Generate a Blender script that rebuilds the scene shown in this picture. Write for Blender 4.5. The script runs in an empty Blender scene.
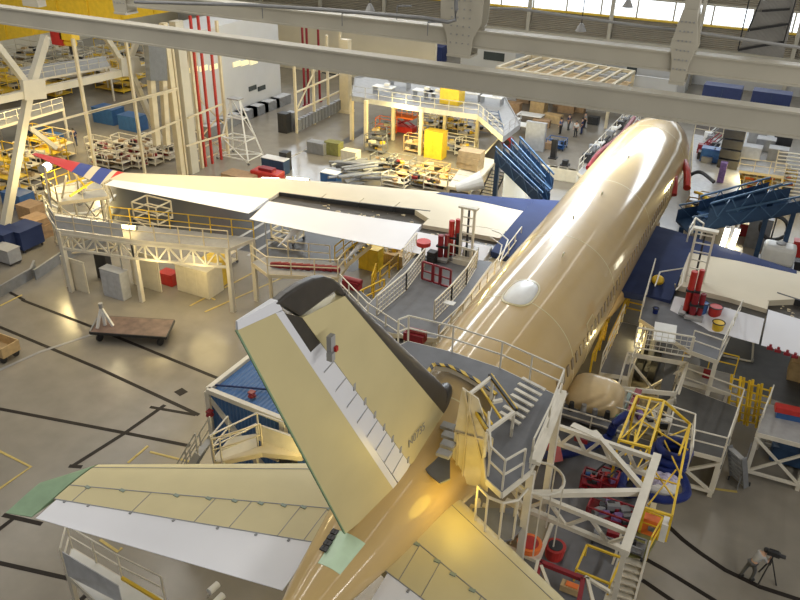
import bpy, bmesh, math, random
from mathutils import Vector as V, Matrix
random.seed(7)
PI = math.pi
sc = bpy.context.scene
COL = sc.collection
# ------------------------------------------------------------------ camera
CAM = V((8.136, -66.519, 24.321)); FPX = 770.0
_a, _b, _c = -0.454869, 0.509821, 0.025853
FW = V((math.sin(_a)*math.cos(_b), math.cos(_a)*math.cos(_b), -math.sin(_b)))
_r0 = V((math.cos(_a), -math.sin(_a), 0)); _u0 = _r0.cross(FW)
RT = math.cos(_c)*_r0 + math.sin(_c)*_u0
UP = -math.sin(_c)*_r0 + math.cos(_c)*_u0
cd = bpy.data.cameras.new('camera'); cam = bpy.data.objects.new('camera', cd); COL.objects.link(cam)
cam.matrix_world = Matrix(((RT.x, UP.x, -FW.x, CAM.x), (RT.y, UP.y, -FW.y, CAM.y), (RT.z, UP.z, -FW.z, CAM.z), (0, 0, 0, 1)))
cd.lens = 36*FPX/800; cd.sensor_width = 36; cd.clip_end = 500; sc.camera = cam
def ray(u, v): return FW*FPX + RT*(u-400) - UP*(v-300)
def W(u, v, z=0.0):                      # survey: the place on the level z seen at (u, v)
    d = ray(u, v); return CAM + d*((z-CAM.z)/d.z)
def WX(u, v, x=0.0):
    d = ray(u, v); return CAM + d*((x-CAM.x)/d.x)
def WY(u, v, y):
    d = ray(u, v); return CAM + d*((y-CAM.y)/d.y)
ZC = 5.6                                  # height of the fuselage axis
# ------------------------------------------------------------------ materials
def mat(name, rgb, rough=.5, metal=0, var=.06, scale=3, coat=0, spec=.5, bump=0, emit=0, rough_var=.0):
    m = bpy.data.materials.new(name); m.use_nodes = True; nt = m.node_tree; b = nt.nodes['Principled BSDF']
    tc = nt.nodes.new('ShaderNodeTexCoord'); nz = nt.nodes.new('ShaderNodeTexNoise'); nz.inputs['Scale'].default_value = scale
    nz.inputs['Detail'].default_value = 5; nt.links.new(tc.outputs['Object'], nz.inputs['Vector'])
    cr = nt.nodes.new('ShaderNodeValToRGB'); e = cr.color_ramp.elements
    e[0].position = .3; e[1].position = .7
    e[0].color = tuple(max(0, c*(1-var)) for c in rgb)+(1,); e[1].color = tuple(min(1, c*(1+var)) for c in rgb)+(1,)
    nt.links.new(nz.outputs['Fac'], cr.inputs['Fac']); nt.links.new(cr.outputs['Color'], b.inputs['Base Color'])
    b.inputs['Roughness'].default_value = rough; b.inputs['Metallic'].default_value = metal
    b.inputs['Specular IOR Level'].default_value = spec
    if coat: b.inputs['Coat Weight'].default_value = coat; b.inputs['Coat Roughness'].default_value = .10
    if rough_var:
        mr = nt.nodes.new('ShaderNodeMapRange'); mr.inputs['To Min'].default_value = rough-rough_var; mr.inputs['To Max'].default_value = rough+rough_var
        nt.links.new(nz.outputs['Fac'], mr.inputs['Value']); nt.links.new(mr.outputs['Result'], b.inputs['Roughness'])
    if bump:
        bp = nt.nodes.new('ShaderNodeBump'); bp.inputs['Strength'].default_value = bump; bp.inputs['Distance'].default_value = .02
        nt.links.new(nz.outputs['Fac'], bp.inputs['Height']); nt.links.new(bp.outputs['Normal'], b.inputs['Normal'])
    if emit: b.inputs['Emission Color'].default_value = tuple(rgb)+(1,); b.inputs['Emission Strength'].default_value = emit
    return m
def ridged(m, scale, direction='X', dist=.03, strength=1.0, coord='Object'):
    nt = m.node_tree; b = nt.nodes['Principled BSDF']; tc = nt.nodes.new('ShaderNodeTexCoord')
    w = nt.nodes.new('ShaderNodeTexWave'); w.bands_direction = direction; w.inputs['Scale'].default_value = scale
    bp = nt.nodes.new('ShaderNodeBump'); bp.inputs['Distance'].default_value = dist; bp.inputs['Strength'].default_value = strength
    nt.links.new(tc.outputs[coord], w.inputs['Vector']); nt.links.new(w.outputs['Fac'], bp.inputs['Height']); nt.links.new(bp.outputs['Normal'], b.inputs['Normal'])
    return m
M = {}
M['film'] = mat('tan_film', (.49, .345, .145), .5, coat=.8, var=.05, scale=.5, spec=.3)
M['primer'] = mat('cream_primer', (.56, .485, .265), .42, var=.04, scale=.8)
M['wingskin'] = mat('pale_wing_skin', (.56, .50, .38), .55, spec=.3, var=.04, scale=.5)
M['airwhite'] = mat('white_paint_gloss', (.70, .71, .76), .3, var=.02, scale=.6)
M['navy'] = mat('navy_paint', (.03, .044, .115), .7, spec=.1, var=.12, scale=.8)
M['red'] = mat('red_paint', (.42, .025, .02), .4, var=.15)
M['carbon'] = mat('dark_composite', (.045, .04, .035), .35, var=.2, scale=4)
M['green'] = mat('green_primer', (.20, .31, .19), .55, var=.08)
M['bracket'] = mat('grey_green_fitting', (.22, .27, .22), .5)
M['palegreen'] = mat('pale_green_film', (.50, .66, .48), .4)
M['steel'] = mat('white_steel', (.62, .58, .49), .45, var=.08, scale=1.5)
M['creamsteel'] = mat('cream_steel', (.60, .52, .36), .5, var=.08, scale=1.5)
M['beam'] = mat('beam_paint', (.50, .47, .39), .45, var=.06, scale=.7)
M['white'] = mat('white_plastic', (.70, .70, .68), .4, var=.04)
M['yellow'] = mat('safety_yellow', (.72, .48, .03), .4, var=.1)
M['deck'] = mat('grey_deck', (.135, .14, .155), .65, var=.10, scale=2.2)
M['deckdark'] = mat('dark_deck', (.085, .085, .085), .65, var=.12, scale=2)
M['dark'] = mat('black_rubber', (.02, .02, .022), .5, var=.3)
M['grey'] = mat('grey_metal', (.22, .225, .235), .45, metal=.2, var=.12)
M['midgrey'] = mat('mid_grey_paint', (.33, .33, .33), .5, var=.1)
M['blue'] = mat('blue_paint', (.03, .10, .28), .4, var=.12)
M['hose'] = ridged(mat('blue_hose', (.012, .03, .2), .4, var=.15), 9, 'X', .03)
M['bluesteel'] = mat('blue_steel', (.022, .055, .12), .45, var=.12)
M['tent'] = ridged(mat('blue_corrugated_sheet', (.05, .14, .33), .45, var=.06), 1.6, 'X', .05)
M['orange'] = mat('orange_plastic', (.75, .17, .03), .45, var=.08)
M['card'] = mat('brown_cardboard', (.34, .22, .12), .8, var=.15)
M['wood'] = mat('pale_wood', (.48, .34, .17), .7, var=.15)
M['rust'] = mat('rusty_deck_plate', (.13, .085, .07), .6, var=.3, scale=2)
M['redtrim'] = mat('crimson_paint', (.22, .012, .02), .4, var=.12)
M['sheet'] = mat('beige_canvas', (.66, .60, .46), .7, var=.06)
M['skin'] = mat('skin', (.5, .3, .2), .6)
M['pane'] = mat('covered_window', (.24, .18, .11), .4)
M['tube'] = mat('lit_lamp_tube', (1, .93, .72), emit=9)
M['yglow'] = mat('warm_work_lamp', (1, .72, .25), emit=14)
M['plastic'] = mat('clear_grey_sheet', (.45, .46, .48), .25, var=.1)
M['tan'] = mat('tan_composite_shell', (.56, .43, .24), .32, coat=.3, var=.06)
M['purple'] = mat('purple_fabric', (.2, .12, .3), .8, var=.4, scale=6)
M['olive'] = mat('olive_canvas', (.18, .18, .06), .8, var=.2)
M['greenpaint'] = mat('green_machine_paint', (.06, .2, .08), .5)
# ------------------------------------------------------------------ mesh building
class MB:
    def __init__(s): s.bm = bmesh.new()
    def face(s, pts):
        vs = [s.bm.verts.new(V(p)) for p in pts]
        try: s.bm.faces.new(vs)
        except ValueError: pass
        return s
    def box(s, c, d, rz=0, m=None):
        m0 = Matrix.Translation(V(c)) @ Matrix.Rotation(rz, 4, 'Z') @ Matrix.Diagonal(V((d[0], d[1], d[2], 1)))
        bmesh.ops.create_cube(s.bm, size=1, matrix=(m @ m0) if m else m0); return s
    def base(s, p, d, rz=0):                      # box standing on point p
        return s.box((p[0], p[1], p[2]+d[2]/2), d, rz)
    def bar(s, a, b, w=.08, h=None, up=(0, 0, 1)):
        a, b = V(a), V(b); h = w if h is None else h; d = b-a; L = d.length
        if L < 1e-5: return s
        y = d/L; up = V(up)
        x = y.cross(up)
        if x.length < 1e-3: x = y.cross(V((1, 0, 0)))
        x.normalize(); z = x.cross(y)
        mm = Matrix(((x.x, y.x, z.x, 0), (x.y, y.y, z.y, 0), (x.z, y.z, z.z, 0), (0, 0, 0, 1)))
        mm = Matrix.Translation((a+b)/2) @ mm @ Matrix.Diagonal(V((w, L, h, 1)))
        bmesh.ops.create_cube(s.bm, size=1, matrix=mm); return s
    def cyl(s, a, b, r=.05, r2=None, n=10):
        a, b = V(a), V(b); d = b-a; L = d.length
        if L < 1e-5: return s
        q = d.to_track_quat('Z', 'Y').to_matrix().to_4x4()
        bmesh.ops.create_cone(s.bm, cap_ends=True, segments=n, radius1=r, radius2=r if r2 is None else r2, depth=L, matrix=Matrix.Translation((a+b)/2) @ q); return s
    def path(s, pts, r=.03, n=6, closed=False):
        pts = [V(p) for p in pts]; N = len(pts); rings = []
        for i, p in enumerate(pts):
            a = pts[i-1] if (i or closed) else p; b = pts[(i+1) % N] if (i < N-1 or closed) else p
            d = (b-a).normalized(); u = V((0, 0, 1)) if abs(d.z) < .95 else V((1, 0, 0))
            x = d.cross(u).normalized(); y = x.cross(d)
            rings.append([s.bm.verts.new(p + x*math.cos(t)*r + y*math.sin(t)*r) for t in [2*PI*k/n for k in range(n)]])
        for i in range(N if closed else N-1):
            A, B = rings[i], rings[(i+1) % N]
            for k in range(n): s.bm.faces.new((A[k], A[(k+1) % n], B[(k+1) % n], B[k]))
        if not closed: s.bm.faces.new(rings[0][::-1]); s.bm.faces.new(rings[-1])
        return s
    def prism(s, poly, z0, z1):
        a = [s.bm.verts.new((p[0], p[1], z0)) for p in poly]; b = [s.bm.verts.new((p[0], p[1], z1)) for p in poly]; n = len(poly)
        s.bm.faces.new(a[::-1]); s.bm.faces.new(b)
        for i in range(n): s.bm.faces.new((a[i], a[(i+1) % n], b[(i+1) % n], b[i]))
        return s
    def slab(s, poly, off):                        # any planar outline given a thickness vector
        off = V(off); a = [s.bm.verts.new(V(p)) for p in poly]; b = [s.bm.verts.new(V(p)+off) for p in poly]; n = len(poly)
        s.bm.faces.new(a[::-1]); s.bm.faces.new(b)
        for i in range(n): s.bm.faces.new((a[i], a[(i+1) % n], b[(i+1) % n], b[i]))
        return s
    def ball(s, c, r, sz=(1, 1, 1), n=12):
        bmesh.ops.create_uvsphere(s.bm, u_segments=n, v_segments=n//2+2, radius=r, matrix=Matrix.Translation(V(c)) @ Matrix.Diagonal(V((sz[0], sz[1], sz[2], 1)))); return s
    def grid(s, rows, cap=True, loop=True):        # rows of equal length points -> skin
        R = [[s.bm.verts.new(V(p)) for p in row] for row in rows]; n = len(R[0])
        for i in range(len(R)-1):
            for k in range(n if loop else n-1):
                s.bm.faces.new((R[i][k], R[i][(k+1) % n], R[i+1][(k+1) % n], R[i+1][k]))
        if cap and loop: s.bm.faces.new(R[0][::-1]); s.bm.faces.new(R[-1])
        return s
    def build(s, name, m, parent=None, smooth=False, bevel=0, origin=None):
        bmesh.ops.recalc_face_normals(s.bm, faces=s.bm.faces)
        me = bpy.data.meshes.new(name)
        if parent is not None:
            o_ = V((0, 0, 0)); p = parent
            while p is not None: o_ = o_ + p.location; p = p.parent
            # parents are never rotated while parts are being built
            bmesh.ops.translate(s.bm, vec=-o_, verts=s.bm.verts)
        elif origin is not None: bmesh.ops.translate(s.bm, vec=-V(origin), verts=s.bm.verts)
        s.bm.to_mesh(me); s.bm.free()
        me.materials.append(M[m] if isinstance(m, str) else m)
        if smooth:
            for p in me.polygons: p.use_smooth = True
            me.set_sharp_from_angle(angle=math.radians(40))
        o = bpy.data.objects.new(name, me); COL.objects.link(o)
        if parent is not None: o.parent = parent
        elif origin is not None: o.location = V(origin)
        if bevel:
            b = o.modifiers.new('bevel', 'BEVEL'); b.width = bevel; b.segments = 2
        return o
def tag(o, label, cat, group=None, kind=None):
    if label: o['label'] = label
    if cat: o['category'] = cat
    if group: o['group'] = group
    if kind: o['kind'] = kind
    return o
def thing(name, label, cat, loc=(0, 0, 0), group=None):
    o = bpy.data.objects.new(name, None); COL.objects.link(o); o.location = V(loc); o.empty_display_size = .3
    return tag(o, label, cat, group)
def struct(o, label=None):
    o['kind'] = 'structure'
    if label: o['label'] = label
    return o
KIDS = {}
def dup(root, loc, label=None, group=None, rz=0, sc_=1):
    r = root.copy(); COL.objects.link(r); r.location = V(loc); r.rotation_euler = (0, 0, rz); r.scale = (sc_,)*3
    if label: r['label'] = label
    if group: r['group'] = group
    for ch in [o for o in bpy.data.objects if o.parent == root]:
        c = ch.copy(); COL.objects.link(c); c.parent = r
        for g in [o for o in bpy.data.objects if o.parent == ch]:
            d = g.copy(); COL.objects.link(d); d.parent = c
    return r
def rail(mb, pts, h=1.1, r=.025, step=1.4, closed=False, mid=True, posts=True):
    """handrail with mid rail and posts following a line of floor points"""
    pts = [V(p) for p in pts]
    if closed: pts = pts+[pts[0]]
    first = True
    for a, b in zip(pts, pts[1:]):
        n = max(1, round((b-a).length/step))
        for hh in ((h, h*.52) if mid else (h,)):
            mb.bar(a+V((0, 0, hh)), b+V((0, 0, hh)), r*2)
        for i in range(0 if first else 1, n+(0 if closed and (b-pts[0]).length < 1e-6 else 1)):
            if posts:
                p = a.lerp(b, i/n); mb.bar(p, p+V((0, 0, h)), r*2.2)
        first = False
    return mb
def truss(mb, a, b, h, n, w=.12, down=True, up=(0, 0, 1)):
    """flat girder between a and b (top chord), bottom chord h below"""
    a, b, u = V(a), V(b), V(up)*(-h if down else h)
    mb.bar(a, b, w*1.3); mb.bar(a+u, b+u, w*1.3)
    for i in range(n+1):
        p = a.lerp(b, i/n); mb.bar(p, p+u, w*.8)
        if i < n:
            q = a.lerp(b, (i+1)/n)
            if i % 2: mb.bar(p, q+u, w*.8)
            else: mb.bar(p+u, q, w*.8)
    return mb
# ================================================================== THE AIRCRAFT
plane = thing('airplane', 'large unfinished airliner with tan fuselage, navy wing roots and bare cream tail', 'airplane', (0, -28, 0))
SEC = [(-1.3, .03, -.62, -.70), (-1, .45, -.25, -1.05), (-.4, .95, .25, -1.65), (.5, 1.42, .85, -2.1), (1.8, 1.85, 1.5, -2.45), (3.2, 2.22, 2.12, -2.68), (5, 2.55, 2.6, -2.85),
       (7.2, 2.78, 2.87, -2.95), (10.2, 2.87, 2.96, -2.97), (13, 2.885, 2.97, -2.97), (37, 2.885, 2.97, -2.97), (40, 2.83, 2.96, -2.7), (43, 2.64, 2.9, -2.05), (46, 2.3, 2.78, -1.2),
       (49, 1.85, 2.6, -.3), (52, 1.32, 2.36, .5), (54.5, .85, 2.1, 1.05), (56.2, .45, 1.85, 1.3), (56.7, .2, 1.7, 1.42)]
def sect(s):
    for a, b in zip(SEC, SEC[1:]):
        if a[0] <= s <= b[0]:
            t = (s-a[0])/(b[0]-a[0]); return [a[i]+(b[i]-a[i])*t for i in (1, 2, 3)]
    return list(SEC[-1][1:])
def ring(s, n=64, grow=0., t0=0, t1=2*PI, closed=True):
    hw, zt, zb = sect(s); zc = (zt+zb)/2 if s < 6 else (0 if s <= 37 else (zt*.42+zb*.58) if s > 43 else 0*(43-s)/6+((zt*.42+zb*.58)*(s-37)/6))
    out = []
    for k in range(n):
        t = t0+(t1-t0)*k/(n if closed else n-1); c, sn = math.cos(t), math.sin(t)
        out.append(V((c*(hw+grow), -s, ZC+zc+sn*((zt-zc) if sn > 0 else (zc-zb))+sn*grow)))
    return out
def smooth_sections():
    ss = []
    for a, b in zip(SEC, SEC[1:]):
        n = max(1, int((b[0]-a[0])/.7)) if not (a[0] == 13) else 12
        ss += [a[0]+(b[0]-a[0])*i/n for i in range(n)]
    return ss+[SEC[-1][0]]
fus = MB().grid([ring(s) for s in smooth_sections()]).build('fuselage', 'film', plane, smooth=True)
# skin joints, bands and covers on the fuselage
for s in (9.2, 22.3, 31.3, 38.6, 46.2):
    rows = [ring(s+d, 64, g) for d, g in ((-.035, .002), (-.03, .008), (.03, .008), (.035, .002))]
    MB().grid(rows, cap=False).build('skin_joint', 'primer', fus, smooth=True)
def patch(s0, s1, a0, a1, g=.015, n=10):
    mb = MB(); top = []; bot = []
    for i in range(n+1):
        s = s0+(s1-s0)*i/n
        top.append(ring(s, n, g, a0, a1, False)); bot.append(ring(s, n, -.03, a0, a1, False))
    mb.grid([t+b[::-1] for t, b in zip(top, bot)])
    return mb
o = patch(52.9, 54.1, PI*.33, PI*.58, .012).build('protective_film', 'palegreen', plane, smooth=True); o['label'] = 'pale green film patch on the tail cone'
mb = MB()
for i in range(4):
    for j in range(2): mb.box((-.30-.11*j+.02*i, -53.0-.22*i, ZC+sect(53.2)[1]+.0), (.1, .18, .05))
o = mb.build('vent_grid', 'dark', plane); o['label'] = 'black gridded vent'
# white antenna fairing (oval)
mb = MB(); rows = []
for i in range(9):
    t = i/8*PI/2; rr = math.cos(t); zz = math.sin(t)*.22
    rows.append([V((.0+.62*rr*math.copysign(abs(math.cos(a))**.75, math.cos(a)), -38.05+1.18*rr*math.copysign(abs(math.sin(a))**.75, math.sin(a)), ZC+2.92-.07*(math.cos(a)*rr)**2+zz)) for a in [2*PI*k/32 for k in range(32)]] if rr > .02 else [V((.01*math.cos(2*PI*k/32), -38.05+.01*math.sin(2*PI*k/32), ZC+2.92+.22)) for k in range(32)])
o = mb.grid(rows).build('antenna_fairing', 'white', plane, smooth=True); o['label'] = 'white oval antenna cover'
rows = [[V((r*.70*math.copysign(abs(math.cos(a))**.75, math.cos(a)), -38.05+r*1.29*math.copysign(abs(math.sin(a))**.75, math.sin(a)), ZC+2.93-.09*math.cos(a)**2+z)) for a in [2*PI*k/32 for k in range(32)]] for r, z in ((1, 0), (.99, .05), (.9, .06))]
MB().grid(rows, cap=False).build('fairing_seal', 'primer', o, smooth=True)
for s, x in ((24.5, .2), (28.6, -.3), (17.2, .1), (33.4, .55)):
    MB().slab([(x, -s, ZC+2.96), (x, -s-.45, ZC+2.96), (x, -s-.3, ZC+3.12), (x, -s-.1, ZC+3.12)], (.03, 0, 0)).build('blade_antenna', 'primer', fus)
# cabin windows along the starboard side, copies of one
w0 = None
for i in range(44):
    s = 14.0+i*.62
    hw = sect(s)[0]; zz = .62
    if w0 is None:
        w0 = MB().box((0, 0, 0), (.05, .27, .45)).build('cabin_window', 'pane'); w0.parent = fus; w0.rotation_euler = (0, -math.asin(.62/2.97), 0); c = w0
    else:
        c = w0.copy(); COL.objects.link(c); c.parent = fus
    c.location = V((hw*math.cos(math.asin(zz/2.97))+.0, -s, ZC+zz))-V((0, -28, 0))
# passenger door aft starboard outline
def door_part(s, side, z0=-.9, z1=1.2):
    mb = MB(); a0 = math.asin(z0/2.97); a1 = math.asin(z1/2.97)
    for (sa, sb, b0, b1) in ((s, s+.05, a0, a1), (s+1.05, s+1.1, a0, a1), (s, s+1.1, a0, a0+.02), (s, s+1.1, a1-.02, a1)):
        rows = []
        for i in range(9):
            t = b0+(b1-b0)*i/8
            rows.append([(side*(2.885*math.cos(t)+g), -x, ZC+2.97*math.sin(t)) for x, g in ((sa, .012), (sb, .012), (sb, -.02), (sa, -.02))])
        mb.grid(rows)
    mb.build('door_outline', 'primer', fus)
door_part(35.2, 1); door_part(15.0, 1); door_part(35.2, -1)

# ---- lifting surfaces: slices of an aerofoil between chord fractions
def thick(c): return 1.0*(2.969*math.sqrt(max(c, 0))-1.26*c-3.516*c**2+2.843*c**3-1.036*c**4)   # 1.0 == full thickness ratio *0.5 peak
def foil(stations, c0, c1, m, name, parent, nrm='z', n=9, drop=0, back=0, scale=1.0, label=None, camber=0.0):
    """stations: (LE, TE, thickness ratio)"""
    N = V((0, 0, 1)) if nrm == 'z' else V((1, 0, 0)); rows = []
    for LE, TE, tr in stations:
        LE, TE = V(LE), V(TE); ch = (TE-LE).length; up, lo = [], []
        if callable(c0): a, b = c0(LE), c1(LE)
        else: a, b = c0, c1
        dirn = (TE-LE).normalized()
        for i in range(n):
            f = i/(n-1); f = (1-math.cos(f*PI/2)) if a < .01 else f
            c = a+(b-a)*f
            base = LE+(TE-LE)*c+dirn*back+N*(-drop*(f if drop else 0))
            t = thick(c)*tr*ch*scale*.5*2*.5
            t = max(t, .012)
            up.append(base+N*t); lo.append(base-N*t*(.8 if nrm == 'z' else 1))
        rows.append(up+lo[::-1])
    o = MB().grid(rows).build(name, m, parent, smooth=True)
    if label: o['label'] = label
    return o
def wing_z(x): d = max(abs(x)-2.9, 0); return ZC-1.4+.105*d+.002*d*d
def SW(u, v, dz=0):
    z = 6
    for _ in range(30):
        p = W(u, v, z+dz); z = wing_z(p.x)
    return W(u, v, z+dz)
def lerp_poly(pts, x):                     # y at |x| along a list of (|x|, y)
    for a, b in zip(pts, pts[1:]):
        if x <= b[0]: return a[1]+(b[1]-a[1])*(x-a[0])/(b[0]-a[0])
    a, b = pts[-2:]; return a[1]+(b[1]-a[1])*(x-a[0])/(b[0]-a[0])
def make_wing(side, LEp, TEp, tipx, tip):
    nm = 'starboard' if side > 0 else 'port'
    def st(x, tr=None):
        tr = tr if tr is not None else .125-.03*min(1, x/20)
        return (V((side*x, lerp_poly(LEp, x), wing_z(x))), V((side*x, lerp_poly(TEp, x), wing_z(x)-.06)), tr)
    xs_all = [1.5, 2.9, 4, 5.3, 6.5, 8, 9.8, 12, 14.5, 17, 19.5, 22, 24, tipx]
    box = foil([st(x) for x in xs_all if 9.9 <= x <= 17] + [st(18.6)], .13, .40, 'wingskin', 'wing', plane)
    foil([st(x) for x in (5.3, 6.5, 8, 9.8, 12)], lambda L: .13, lambda L: .62 if abs(L.x) < 9.9 else .401, 'wingskin', 'wing_panel', box)
    foil([st(x) for x in (18.6, 19.5, 22, 24, tipx)], .13, .66, 'wingskin', 'wing_panel', box)
    box['label'] = '%s wing with pale beige skin' % nm
    r = foil([st(x) for x in [1.5, 2.9, 4, 5.3]], .13, .86, 'navy', 'wing_root_panel', box); r['label'] = 'navy painted wing root'
    foil([st(x) for x in [1.5, 2.9, 4, 5.3, 6.5, 8]], 0, .13, 'navy', 'leading_edge', box)['label'] = 'navy inboard leading edge'
    foil([st(x) for x in [8.03, 9.8, 11]], 0, .13, 'navy', 'leading_edge', box)['label'] = 'navy leading edge slat outboard of the root'
    foil([st(x) for x in [11.02, 12, 14.5, 17]], 0, .13, 'wingskin', 'leading_edge_slat', box)
    foil([st(x) for x in [17.05, 19.5, 22, tipx]], 0, .13, 'wingskin', 'leading_edge_slat', box)
    # wedge of navy behind the slat, tapering outboard
    foil([st(5.3), st(8), st(11)], lambda L: .13, lambda L: .13+.2*max(.02, (11-abs(L.x))/5.7), 'navy', 'painted_wedge', box, scale=1.02)['label'] = 'tapering navy paint band'
    # spoilers
    for a, b in ((10.2, 12.2), (12.25, 14.2), (14.25, 16.3), (16.35, 18.6)):
        foil([st(a), st(b)], .40, .485, 'wingskin', 'spoiler', box, scale=1.0)
        foil([st(a), st(b)], .485, .50, 'dark', 'spoiler_edge', box)
    foil([st(5.35), st(8.0), st(9.9)], .62, .71, 'wingskin', 'spoiler', box)
    # cluttered flap bay
    mb = MB(); rnd = random.Random(3 if side > 0 else 5)
    for k in range(150):
        x = rnd.uniform(6, 18.2); L, T, _ = st(x); p = L.lerp(T, rnd.uniform(.51, .69) if x > 9.9 else rnd.uniform(.72, .81)); p.z -= .06
        q = p+V((rnd.uniform(-.5, .5), rnd.uniform(-.12, .12), rnd.uniform(-.05, .1)))
        mb.bar(p, q, rnd.choice((.04, .06, .1)))
    mb.build('flap_bay_brackets', 'creamsteel', box)
    mb = MB()
    for k in range(26):
        x = 5.8+k*.48; L, T, _ = st(x); mb.bar(L.lerp(T, .5 if x > 9.9 else .7)-V((0, 0, .0)), L.lerp(T, .74 if x > 9.9 else .85)-V((0, 0, .08)), .07)
    mb.build('flap_bay_rib', 'grey', box)['kind'] = 'stuff'
    foil([st(5.35), st(9.9)], .62, .83, 'carbon', 'flap_bay_floor', box, scale=.15)
    foil([st(9.9), st(12), st(14.5), st(18.6)], .40, .72, 'carbon', 'flap_bay_floor', box, scale=.12)
    # flaps, drooped
    foil([st(5.4), st(8), st(9.85)], .82, 1.02, 'airwhite', 'inboard_flap', box, drop=.28, scale=1.15)
    foil([st(9.95), st(12), st(14.5), st(18.5)], .71, 1.03, 'airwhite', 'outboard_flap', box, drop=.25, scale=1.0)
    foil([st(18.65), st(22), st(tipx-.2)], .66, 1.0, 'airwhite', 'aileron', box, scale=1.0)
    # flap track fairings (pointed white pods under the flap)
    for x in (7.5, 12.6, 16.4):
        L, T, _ = st(x); mb = MB(); rows = []
        for i in range(9):
            f = i/8; rr = .28*math.sin(PI*min(1, f*1.0+.08))**.6*(1-.65*f) + .01
            c = L.lerp(T, .62+.55*f)+V((0, 0, -.55-.55*f))
            rows.append([c+V((math.cos(t)*rr*.8, 0, math.sin(t)*rr*1.3)) for t in [2*PI*k/10 for k in range(10)]])
        mb.grid(rows).build('flap_track_fairing', 'airwhite', box, smooth=True)
    # raked wing tip with painted stripes
    L0, T0, _ = st(tipx); tp = V(tip); rows = []
    sts = []
    for i in range(9):
        f = i/8; LE = L0.lerp(tp, f)+V((0, -.35*math.sin(PI*f)*0, 0)); TE = T0.lerp(tp+V((0, -.25, 0)), f**1.15)
        LE.z = L0.z+(tp.z-L0.z)*f; sts.append((LE, TE+V((0, -.05, 0)), .1))
    foil(sts, 0, 1, M['flag'], 'raked_wing_tip', box, n=13)['label'] = 'raked wing tip painted red, blue and white'
    return box
# flag paint for the tips: bands across the span (object space), starred blue field
m = bpy.data.materials.new('flag_paint'); m.use_nodes = True; nt = m.node_tree; b = nt.nodes['Principled BSDF']; b.inputs['Roughness'].default_value = .35
tc = nt.nodes.new('ShaderNodeTexCoord'); sp = nt.nodes.new('ShaderNodeSeparateXYZ'); nt.links.new(tc.outputs['Object'], sp.inputs[0])
ab = nt.nodes.new('ShaderNodeMath'); ab.operation = 'ABSOLUTE'; nt.links.new(sp.outputs['X'], ab.inputs[0])
ma = nt.nodes.new('ShaderNodeMath'); ma.operation = 'MULTIPLY_ADD'; nt.links.new(sp.outputs['Y'], ma.inputs[0]); ma.inputs[1].default_value = -.35; nt.links.new(ab.outputs[0], ma.inputs[2])
mr = nt.nodes.new('ShaderNodeMapRange'); nt.links.new(ma.outputs[0], mr.inputs['Value'])
M['flag'] = m; FLAG = (mr, nt, b)
LEL = [(2.9, -15.95), (4.41, -16.94), (11.17, -21.28), (19.0, -26.6), (23.1, -30.6), (26.6, -34.0)]
TEL = [(2.9, -28.6), (6.1, -28.4), (9.8, -29.3), (18.8, -32.6), (24.4, -34.9), (26.6, -36.0)]
tL = SW(36, 153, .3)
LER = [(2.9, -17.5), (4.51, -18.2), (10.19, -21.6), (19.0, -27.5), (26.6, -33.5)]
TER = [(2.9, -29.2), (7.5, -29.5), (10, -30.3), (18.8, -33.4), (26.6, -36.3)]
wl = make_wing(-1, LEL, TEL, 26.6, tL)
wr = make_wing(1, LER, TER, 26.6, (31.5, -37.5, tL.z))
v0 = 26.6+.35*(34.0-28); v1 = abs(tL.x)+.35*(-tL.y-28)
mr.inputs['From Min'].default_value = v0-.25; mr.inputs['From Max'].default_value = v1
cr = nt.nodes.new('ShaderNodeValToRGB'); cr.color_ramp.interpolation = 'CONSTANT'; e = cr.color_ramp.elements
nt.links.new(mr.outputs['Result'], cr.inputs['Fac']); nt.links.new(cr.outputs['Color'], b.inputs['Base Color'])
BL, RD, WH = (.03, .055, .25, 1), (.5, .03, .03, 1), (.6, .52, .37, 1)
e[0].position = 0; e[0].color = RD; e[1].position = .12; e[1].color = WH
for p_, c_ in ((.17, BL), (.30, WH), (.38, BL), (.52, RD)): x = e.new(p_); x.color = c_

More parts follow.
